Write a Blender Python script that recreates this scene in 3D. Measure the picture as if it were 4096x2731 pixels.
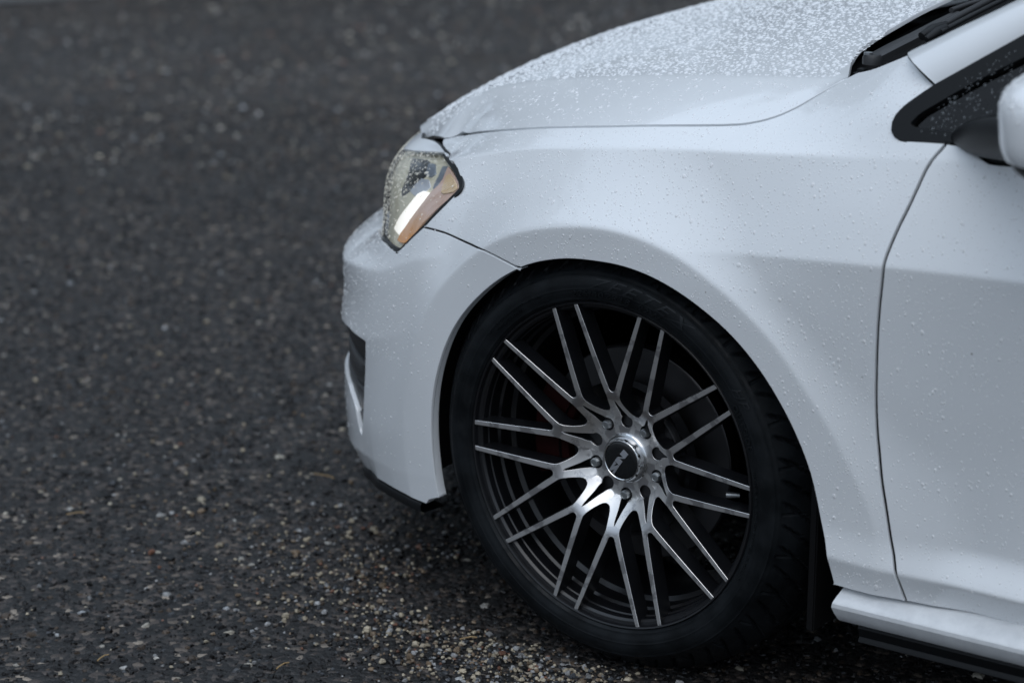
import bpy, bmesh, math, random
import numpy as np
from mathutils import Vector, Matrix
from mathutils.geometry import delaunay_2d_cdt

for o in list(bpy.data.objects): bpy.data.objects.remove(o, do_unlink=True)
scene = bpy.context.scene
COL = scene.collection
rng = np.random.default_rng(7)
random.seed(7)

# ---------------------------------------------------------------- camera, sky, sun, exposure
cam_d = bpy.data.cameras.new('camera')
cam = bpy.data.objects.new('camera', cam_d); COL.objects.link(cam)
cam.matrix_world = Matrix(((0.79737424, -0.18208008, 0.57536177, 1.80596),
                           (0.60348515, 0.24057918, -0.76021532, -3.47042),
                           (0.0, 0.95339840, 0.30171427, 1.49677), (0, 0, 0, 1)))
cam_d.lens = 85.0; cam_d.sensor_width = 36.0; cam_d.clip_start = .05; cam_d.clip_end = 900
cam_d.dof.use_dof = True; cam_d.dof.focus_distance = 3.33; cam_d.dof.aperture_fstop = 3.2; cam_d.dof.aperture_blades = 9
scene.camera = cam

SUN_EL, SUN_AZ = math.radians(58), math.radians(150)
world = bpy.data.worlds.new('World'); scene.world = world; world.use_nodes = True
wn, wl = world.node_tree.nodes, world.node_tree.links
wn.clear()
sky = wn.new('ShaderNodeTexSky'); sky.sky_type = 'NISHITA'; sky.sun_disc = False
sky.sun_elevation = SUN_EL; sky.sun_rotation = SUN_AZ; sky.air_density = 1.0; sky.dust_density = 4.0; sky.ozone_density = 1.0
# full cloud cover: an even grey layer, brighter overhead than at the horizon (standard overcast sky), laid over the clear sky
tc = wn.new('ShaderNodeTexCoord'); sep = wn.new('ShaderNodeSeparateXYZ'); wl.new(tc.outputs['Generated'], sep.inputs[0])
ramp = wn.new('ShaderNodeMapRange'); ramp.inputs['From Min'].default_value = 0; ramp.inputs['From Max'].default_value = 1
ramp.inputs['To Min'].default_value = 1.8; ramp.inputs['To Max'].default_value = 8.4
wl.new(sep.outputs['Z'], ramp.inputs['Value'])
cl = wn.new('ShaderNodeVectorMath'); cl.operation = 'SCALE'; cl.inputs[0].default_value = (.81, .962, 1.155)
wl.new(ramp.outputs['Result'], cl.inputs['Scale'])
mx = wn.new('ShaderNodeMix'); mx.data_type = 'RGBA'; mx.inputs['Factor'].default_value = .88
wl.new(sky.outputs['Color'], mx.inputs['A']); wl.new(cl.outputs['Vector'], mx.inputs['B'])
bg = wn.new('ShaderNodeBackground'); bg.inputs['Strength'].default_value = .15
wo = wn.new('ShaderNodeOutputWorld'); wl.new(mx.outputs['Result'], bg.inputs['Color']); wl.new(bg.outputs[0], wo.inputs[0])

sun_d = bpy.data.lights.new('sun', 'SUN'); sun_d.energy = .5; sun_d.angle = math.radians(50); sun_d.color = (1, .97, .93)
sun = bpy.data.objects.new('sun', sun_d); COL.objects.link(sun)
sd = Vector((math.sin(SUN_AZ)*math.cos(SUN_EL), math.cos(SUN_AZ)*math.cos(SUN_EL), math.sin(SUN_EL)))
sun.rotation_euler = sd.to_track_quat('Z', 'Y').to_euler(); sun.location = sd*20

scene.view_settings.view_transform = 'Standard'; scene.view_settings.look = 'None'
scene.view_settings.exposure = 0.12; scene.view_settings.gamma = 1.0; scene.view_settings.use_curve_mapping = False
scene.render.engine = 'CYCLES'
cy = scene.cycles
cy.use_denoising = True
cy.max_bounces = 8; cy.diffuse_bounces = 3; cy.glossy_bounces = 4; cy.transmission_bounces = 6; cy.transparent_max_bounces = 8
cy.sample_clamp_indirect = 6.0

# ---------------------------------------------------------------- body surfaces
def cspline(t, y, tq):
    """natural cubic spline"""
    t = np.asarray(t, float); y = np.asarray(y, float); n = len(t); h = np.diff(t)
    A = np.eye(n); r = np.zeros(n)
    for i in range(1, n - 1):
        A[i, i-1] = h[i-1]; A[i, i] = 2 * (h[i-1] + h[i]); A[i, i+1] = h[i]
        r[i] = 6 * ((y[i+1] - y[i]) / h[i] - (y[i] - y[i-1]) / h[i-1])
    m = np.linalg.solve(A, r)
    tq = np.asarray(tq, float); k = np.clip(np.searchsorted(t, tq) - 1, 0, n - 2)
    a = t[k+1] - tq; b = tq - t[k]; hk = h[k]
    return (m[k]*a**3 + m[k+1]*b**3) / (6*hk) + (y[k]/hk - m[k]*hk/6)*a + (y[k+1]/hk - m[k+1]*hk/6)*b

def pchip(x, y, xq):
    """monotone cubic, linear beyond the ends"""
    x = np.asarray(x, float); y = np.asarray(y, float); h = np.diff(x); d = np.diff(y) / h
    m = np.zeros(len(x)); m[0] = d[0]; m[-1] = d[-1]
    w1 = 2*h[1:] + h[:-1]; w2 = h[1:] + 2*h[:-1]
    ok = d[:-1] * d[1:] > 0
    with np.errstate(divide='ignore', invalid='ignore'):
        hm = (w1 + w2) / (w1 / d[:-1] + w2 / d[1:])
    m[1:-1] = np.where(ok, hm, 0)
    xq = np.asarray(xq, float); k = np.clip(np.searchsorted(x, xq) - 1, 0, len(x) - 2)
    t = (xq - x[k]) / h[k]; tc = np.clip(t, 0, 1)
    v = ((1 + 2*tc)*(1 - tc)**2*y[k] + tc*(1 - tc)**2*h[k]*m[k] + tc**2*(3 - 2*tc)*y[k+1] + tc**2*(tc - 1)*h[k]*m[k+1])
    return v + np.where(t < 0, (xq - x[0])*m[0], 0) + np.where(t > 1, (xq - x[-1])*m[-1], 0)

def lerp_pchip(x, Y, xq):
    return np.array([pchip(x, Y[:, j], xq) for j in range(Y.shape[1])]).T

# plan outline of the left flank and nose (x rearward, y to the car's right; the car's centre line is y = 0)
OUT = np.array([(3.30,-.840),(2.6,-.882),(1.7,-.893),(1.0,-.893),(.5,-.893),(.2,-.893),(0,-.893),(-.2,-.886),(-.35,-.866),(-.45,-.835),(-.55,-.780),
                (-.63,-.712),(-.70,-.622),(-.77,-.49),(-.82,-.33),(-.85,-.16),(-.858,0.)])[::-1]
_t = np.r_[0, np.cumsum(np.hypot(*np.diff(OUT, axis=0).T))]
_tq = np.linspace(0, _t[-1], 3000)
_bx = cspline(_t, OUT[:, 0], _tq); _by = cspline(_t, OUT[:, 1], _tq)
_s = np.r_[0, np.cumsum(np.hypot(np.diff(_bx), np.diff(_by)))]
_s -= np.interp(0, _bx, _s)
_tx = np.gradient(_bx, _s); _ty = np.gradient(_by, _s)
def outline(s):
    x = np.interp(s, _s, _bx); y = np.interp(s, _s, _by)
    tx = np.interp(s, _s, _tx); ty = np.interp(s, _s, _ty); l = np.hypot(tx, ty)
    return x, y, -ty / l * -1, -tx / l            # outward normal of the flank: (ty, -tx)
S_MIN, S_MAX = _s[0], 3.2
def s_of_x(x): return np.interp(x, _bx, _s)

# stations along the flank: (s, [z rows], [inward offset rows])
def _y(s, ys): return [v - float(np.interp(s, _s, _by)) for v in ys]
ST = [
 (S_MIN, [.08,.120,.170,.240,.320,.360,.410,.455,.490,.525,.575,.610,.635,.66], [.11,.06,.012,.010,.010,.0,.010,.012,.018,.035,.060,.085,.12,.22]),
 (-1.10, [.08,.120,.170,.240,.325,.365,.415,.460,.498,.532,.580,.615,.640,.664],[.10,.055,.012,.012,.014,.007,.012,.012,.036,.074,.086,.100,.138,.24]),
 (-.79,  [.08,.122,.175,.248,.338,.372,.422,.470,.510,.545,.595,.630,.652,.676],[.09,.05,.014,.012,.014,.008,.013,.012,.042,.091,.098,.108,.150,.25]),
 (-.676, [.08,.125,.178,.250,.345,.378,.428,.475,.515,.550,.600,.638,.660,.685],[.085,.045,.014,.010,.012,.007,.013,.012,.042,.094,.102,.114,.158,.26]),
 (-.57,  [.08,.135,.190,.260,.345,.385,.440,.490,.530,.565,.615,.648,.674,.705],[.08,.038,.012,.006,.007,.004,.012,.014,.035,.076,.094,.112,.156,.28]),
 (-.456, [.08,.150,.205,.270,.350,.405,.460,.510,.550,.585,.635,.664,.690,.735],[.07,.030,.012,.005,.004,.003,.008,.014,.026,.046,.084,.110,.158,.31]),
 (-.351, [.08,.170,.220,.300,.380,.440,.500,.550,.585,.620,.674,.690,.712,.765],[.06,.020,.012,.006,.004,.004,.007,.013,.022,.038,.074,.090,.150,.30]),
]
for s, z, y in [
 (-.2, [.08,.200,.250,.310,.390,.460,.530,.590,.620,.660,.714,.726,.747,.80], [-.83,-.862,-.868,-.868,-.866,-.862,-.855,-.843,-.836,-.824,-.800,-.789,-.742,-.60]),
 (0.,  [.08,.235,.280,.330,.420,.500,.570,.630,.650,.695,.747,.757,.779,.84], [-.83,-.870,-.876,-.876,-.876,-.872,-.864,-.853,-.849,-.829,-.815,-.804,-.754,-.60]),
 (.2,  [.08,.235,.280,.330,.420,.520,.600,.655,.668,.715,.770,.780,.823,.89], [-.83,-.870,-.881,-.878,-.880,-.881,-.880,-.873,-.8705,-.846,-.8315,-.8205,-.748,-.62]),
 (.4,  [.08,.237,.279,.325,.420,.520,.610,.677,.688,.740,.793,.803,.860,.95], [-.83,-.867,-.887,-.873,-.879,-.885,-.888,-.8895,-.8885,-.864,-.8455,-.835,-.797,-.69]),
 (.6,  [.08,.240,.283,.330,.420,.530,.620,.691,.702,.755,.814,.825,.870,.97], [-.83,-.866,-.889,-.868,-.871,-.880,-.887,-.891,-.890,-.866,-.851,-.842,-.815,-.72]),
 (1.0, [.08,.245,.290,.340,.430,.540,.630,.706,.717,.775,.838,.849,.890,.99], [-.83,-.866,-.889,-.866,-.864,-.874,-.885,-.892,-.891,-.874,-.852,-.843,-.818,-.73]),
 (1.7, [.08,.250,.300,.350,.440,.550,.650,.732,.743,.800,.860,.871,.910,1.0], [-.83,-.875,-.886,-.872,-.868,-.872,-.882,-.893,-.892,-.872,-.850,-.843,-.820,-.74]),
 (3.2, [.08,.260,.310,.360,.450,.570,.680,.776,.787,.840,.890,.900,.930,1.0], [-.80,-.840,-.845,-.845,-.846,-.848,-.850,-.855,-.854,-.830,-.805,-.798,-.77,-.70]),
]: ST.append((s, z, _y(s, y)))

# wheel arch: opening edge and flange crease as radius over angle about ARC
ARC = np.array([.02, .30])
_aedge = np.array([(-60,.37),(-20,.385),(-9.7,.3631),(-6.5,.3555),(-.8,.3449),(4.2,.336),(10.1,.3316),(15.1,.3295),(21.7,.3256),(33.2,.3205),(42.8,.3179),(53.4,.3152),(64.3,.3122),(76.2,.3112),
          (93.2,.3114),(105,.3152),(119.6,.3205),(135,.3240),(150,.3275),(164.8,.3265),(179.5,.3262),(187.3,.3273),(196,.3305),(205,.334),(240,.34)])
_acrs = np.array([(-60,.43),(0,.42),(20,.385),(34.6,.3655),(45.8,.3604),(56,.3562),(65.7,.3554),(76.1,.3568),(93.4,.3602),(103.8,.362),(120,.3700),(135.7,.3752),(151.3,.3793),(163.8,.3785),(180,.386),(240,.40)])
_akk = np.array([(-60,.05),(0,.10),(20,.34),(40,.66),(60,.82),(100,.88),(135,.85),(155,.6),(175,.2),(190,.05),(240,.0)])
def arch_terms(x, z):
    r = np.hypot(x - ARC[0], z - ARC[1]); th = np.degrees(np.arctan2(z - ARC[1], x - ARC[0])); th = np.where(th < -60, th + 360, th)
    return r, pchip(_aedge[:, 0], _aedge[:, 1], th), pchip(_acrs[:, 0], _acrs[:, 1], th), pchip(_akk[:, 0], _akk[:, 1], th)

DS, DZ = .0028, .0022
SG = np.arange(S_MIN, S_MAX + DS, DS); ZG = np.arange(.06, 1.02, DZ)
def _wall_map():
    ss = np.array([a[0] for a in ST])
    ZR = lerp_pchip(ss, np.array([a[1] for a in ST]), SG); DR = lerp_pchip(ss, np.array([a[2] for a in ST]), SG)
    ZR[:, 8] = ZR[:, 7] + .004; DR[:, 8] = DR[:, 7] + (DR[:, 9] - DR[:, 7])*.004/(ZR[:, 9] - ZR[:, 7])
    sd_ = np.clip((SG + .42)/.05, 0, 1); z10 = ZR[:, 11] - .004; d10 = DR[:, 11] + (DR[:, 9] - DR[:, 11])*.004/(ZR[:, 11] - ZR[:, 9])
    ZR[:, 10] = ZR[:, 10]*(1 - sd_) + z10*sd_; DR[:, 10] = DR[:, 10]*(1 - sd_) + d10*sd_
    def split(i, cuts):
        out = np.zeros(len(ZG)); e = [0] + cuts + [len(ZR[i]) - 1]
        for a, b in zip(e[:-1], e[1:]):
            m = np.ones(len(ZG), bool)
            if a > 0: m &= ZG >= ZR[i, a]
            if b < len(ZR[i]) - 1: m &= ZG < ZR[i, b]
            out[m] = pchip(ZR[i, a:b+1], DR[i, a:b+1], ZG[m])
        return out
    D = np.zeros((len(SG), len(ZG)))
    for i, s in enumerate(SG):          # pressed creases: lower edge, waist line, shoulder; on the bumper the shelf
        w = min(1, max(0, (s + .42)/.14)); D[i] = 0
        if w < 1: D[i] += (1 - w)*split(i, [2, 5, 11])
        if w > 0: D[i] += w*split(i, [2, 7, 11])
    global CREASES
    CREASES = [np.stack([SG, ZR[:, k]], 1) for k in (2, 7, 11)] + [np.stack([SG, ZR[:, 5]], 1)[SG < -.40]]
    CREASES[1] = CREASES[1][SG > .12]
    x, y, nx, ny = outline(SG)
    Px = x[:, None] - nx[:, None]*D; Zz = np.broadcast_to(ZG, D.shape)
    r, re, rc, kk = arch_terms(Px, Zz)
    e = r - rc
    soft = .0012
    ramp = soft*np.logaddexp(0, e/soft)                       # max(e,0) rounded: the flange crease
    d0 = .0065 + np.clip((rc - r)/.05, 0, 1.4)*.002
    fl = d0 + kk*ramp + (1.2 - kk).clip(0)*.12*np.clip(e, 0, None)
    # fade the flare out where the crease dies away (low down, front and rear)
    k = .040
    h = np.clip(.5 + .5*(D - fl)/k, 0, 1)
    Df = D*(1 - h) + fl*h - k*h*(1 - h)
    w = np.clip((.55 - np.abs(SG - .02))/.05, 0, 1)[:, None]
    D = D*(1 - w) + Df*w
    # soften to a press radius
    ker = np.array([.25, .5, .25])
    for _ in range(1):
        D[1:-1] = ker[0]*D[:-2] + ker[1]*D[1:-1] + ker[2]*D[2:]
        D[:, 1:-1] = ker[0]*D[:, :-2] + ker[1]*D[:, 1:-1] + ker[2]*D[:, 2:]
    return D
DMAP = _wall_map()

def bicubic(M, u, v):
    """Catmull-Rom sample of map M at fractional index u, v"""
    u = np.clip(u, 1, M.shape[0] - 3.001); v = np.clip(v, 1, M.shape[1] - 3.001)
    i = np.floor(u).astype(int); j = np.floor(v).astype(int); a = u - i; b = v - j
    def w(t): return [-.5*t + t*t - .5*t**3, 1 - 2.5*t*t + 1.5*t**3, .5*t + 2*t*t - 1.5*t**3, -.5*t*t + .5*t**3]
    wa, wb = w(a), w(b); r = 0
    for p in range(4):
        for q in range(4): r = r + wa[p]*wb[q]*M[i + p - 1, j + q - 1]
    return r
def wall(s, z, lift=0.):
    s = np.asarray(s, float); z = np.asarray(z, float)
    d = bicubic(DMAP, (s - SG[0])/DS, (z - ZG[0])/DZ)
    x, y, nx, ny = outline(s)
    P = np.stack([x - nx*d, y - ny*d, z + 0*d], -1)
    if np.any(lift): P = P + normal(wall, s, z)*np.asarray(lift)[..., None]
    return P
def normal(f, a, b, e=.0025):
    da = f(a + e, b) - f(a - e, b); db = f(a, b + e) - f(a, b - e)
    n = np.cross(da, db); n /= np.linalg.norm(n, axis=-1, keepdims=True) + 1e-12
    return n

# bonnet: height over (x, y); cross-sections run gap -> crease -> centre
HG = np.array([(-0.62,-0.545,0.585),(-0.4671,-0.6415,0.6735),(-0.4399,-0.6461,0.6823),(-0.3995,-0.6666,0.6953),(-0.3718,-0.6866,0.7043),(-0.3466,-0.7027,0.712),(-0.2924,-0.7305,0.7269),(-0.2358,-0.7516,0.7407),(-0.1851,-0.764,0.7516),(-0.1365,-0.7717,0.7604),(-0.0833,-0.7766,0.769),(-0.0321,-0.7773,0.7768),(0.0176,-0.7753,0.7835),(0.0662,-0.7728,0.7896),(0.1122,-0.771,0.7957),(0.1327,-0.7702,0.7989),(0.1519,-0.7688,0.8026),(0.1701,-0.7654,0.8076),(0.1885,-0.7594,0.8144),(0.203,-0.7517,0.8216),(0.2189,-0.7403,0.832),(0.2357,-0.7273,0.845),(0.25,-0.7186,0.8558),(0.2639,-0.7119,0.8662),(0.4,-0.68,0.9)])
HC = np.array([(-.80,-.42,.535),(-.70,-.47,.605),(-.60,-.515,.663),(-.52,-.55,.702),(-.46,-.572,.734),(-.347,-.60,.770),(-.166,-.63,.805),(-.007,-.655,.830),(.155,-.68,.851),(.262,-.697,.867),(.40,-.68,.895)])
H0 = np.array([(-.92,.45),(-.86,.545),(-.80,.612),(-.7,.679),(-.6,.729),(-.5,.770),(-.4,.804),(-.2,.857),(0,.895),(.1,.911),(.2,.924),(.4,.942)])
HDX = .004
HXG = np.arange(-.92, .42, HDX); HYG = np.arange(-.86, .0041, HDX)
def _hood_map():
    yg = pchip(HG[:, 0], HG[:, 1], HXG); zg = pchip(HG[:, 0], HG[:, 2], HXG)
    yc = pchip(HC[:, 0], HC[:, 1], HXG); zc = pchip(HC[:, 0], HC[:, 2], HXG); z0 = pchip(H0[:, 0], H0[:, 1], HXG)
    M = np.zeros((len(HXG), len(HYG)))
    for i in range(len(HXG)):
        w = max(yc[i] - yg[i], .012)
        g = yc[i] - w
        t = np.clip((HYG - yc[i]) / (0 - yc[i]), 0, 1)
        top = zc[i] + (z0[i] - zc[i])*(1 - (1 - t)**2.0)
        sl = (zc[i] - zg[i])/w
        u = np.clip((yc[i] - HYG)/w, 0, 3)
        side = zc[i] - sl*w*(.90*u + .10*u*u)
        M[i] = np.where(HYG > yc[i], top, side)
    ker = np.array([.25, .5, .25])
    for _ in range(3):
        M[1:-1] = ker[0]*M[:-2] + ker[1]*M[1:-1] + ker[2]*M[2:]
        M[:, 1:-1] = ker[0]*M[:, :-2] + ker[1]*M[:, 1:-1] + ker[2]*M[:, 2:]
    return M
HMAP = _hood_map()
def hood(x, y, lift=0.):
    x = np.asarray(x, float); y = np.asarray(y, float); ya = -np.abs(y)
    z = bicubic(HMAP, (x - HXG[0])/HDX, (ya - HYG[0])/HDX)
    P = np.stack([x + 0*z, y + 0*z, z], -1)
    if np.any(lift): P = P + normal(hood, x, y)*np.asarray(lift)[..., None]
    return P
# the headlamp lens: a smooth sheet in a chart facing out of the corner
LN = np.array([-.52, -.70, .48]); LN /= np.linalg.norm(LN)
LU = np.cross([0, 0, 1.], LN); LU /= np.linalg.norm(LU); LV = np.cross(LN, LU)
LO = wall(-.50, .61)
def _mono(a, b): return np.stack([(a/.3)**i*(b/.1)**j for i, j in ((0,0),(1,0),(2,0),(3,0),(0,1),(0,2),(1,1),(2,1),(1,2),(0,3))], -1)
_ls, _lz = np.meshgrid(np.arange(-1.0, -.28, .008), np.arange(.515, .71, .004), indexing='ij')
_lm = (_lz > np.where(_ls < -.55, .552, .545)) & (_lz < np.interp(_ls, [-1.1, -.79, -.676, -.57, -.456, -.351, -.28], [.640, .652, .660, .674, .690, .708, .720]))
_lp = wall(_ls[_lm], _lz[_lm]) - LO
LCO = np.linalg.lstsq(_mono(_lp @ LU, _lp @ LV), _lp @ LN, rcond=None)[0]
def lamp(a, b, lift=0.):
    a = np.asarray(a, float); b = np.asarray(b, float); h = _mono(a, b) @ LCO + .0155*np.exp(-((a + .17)/.14)**2 - ((b + .01)/.085)**2)
    P = LO + a[..., None]*LU + b[..., None]*LV + h[..., None]*LN
    if np.any(lift): P = P + normal(lamp, a, b)*np.asarray(lift)[..., None]
    return P
# side glass plane and wing-mirror base
def glass(x, z, lift=0.):
    x = np.asarray(x, float); z = np.asarray(z, float)
    y = -.826 + .42*(z - .84) + .10*np.clip(z - .84, 0, None)**2 + .03*np.clip(.75 - x, 0, None)
    P = np.stack([x + 0*y, y, z + 0*y], -1)
    if np.any(lift): P = P + normal(glass, x, z)*np.asarray(lift)[..., None]
    return P

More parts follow.
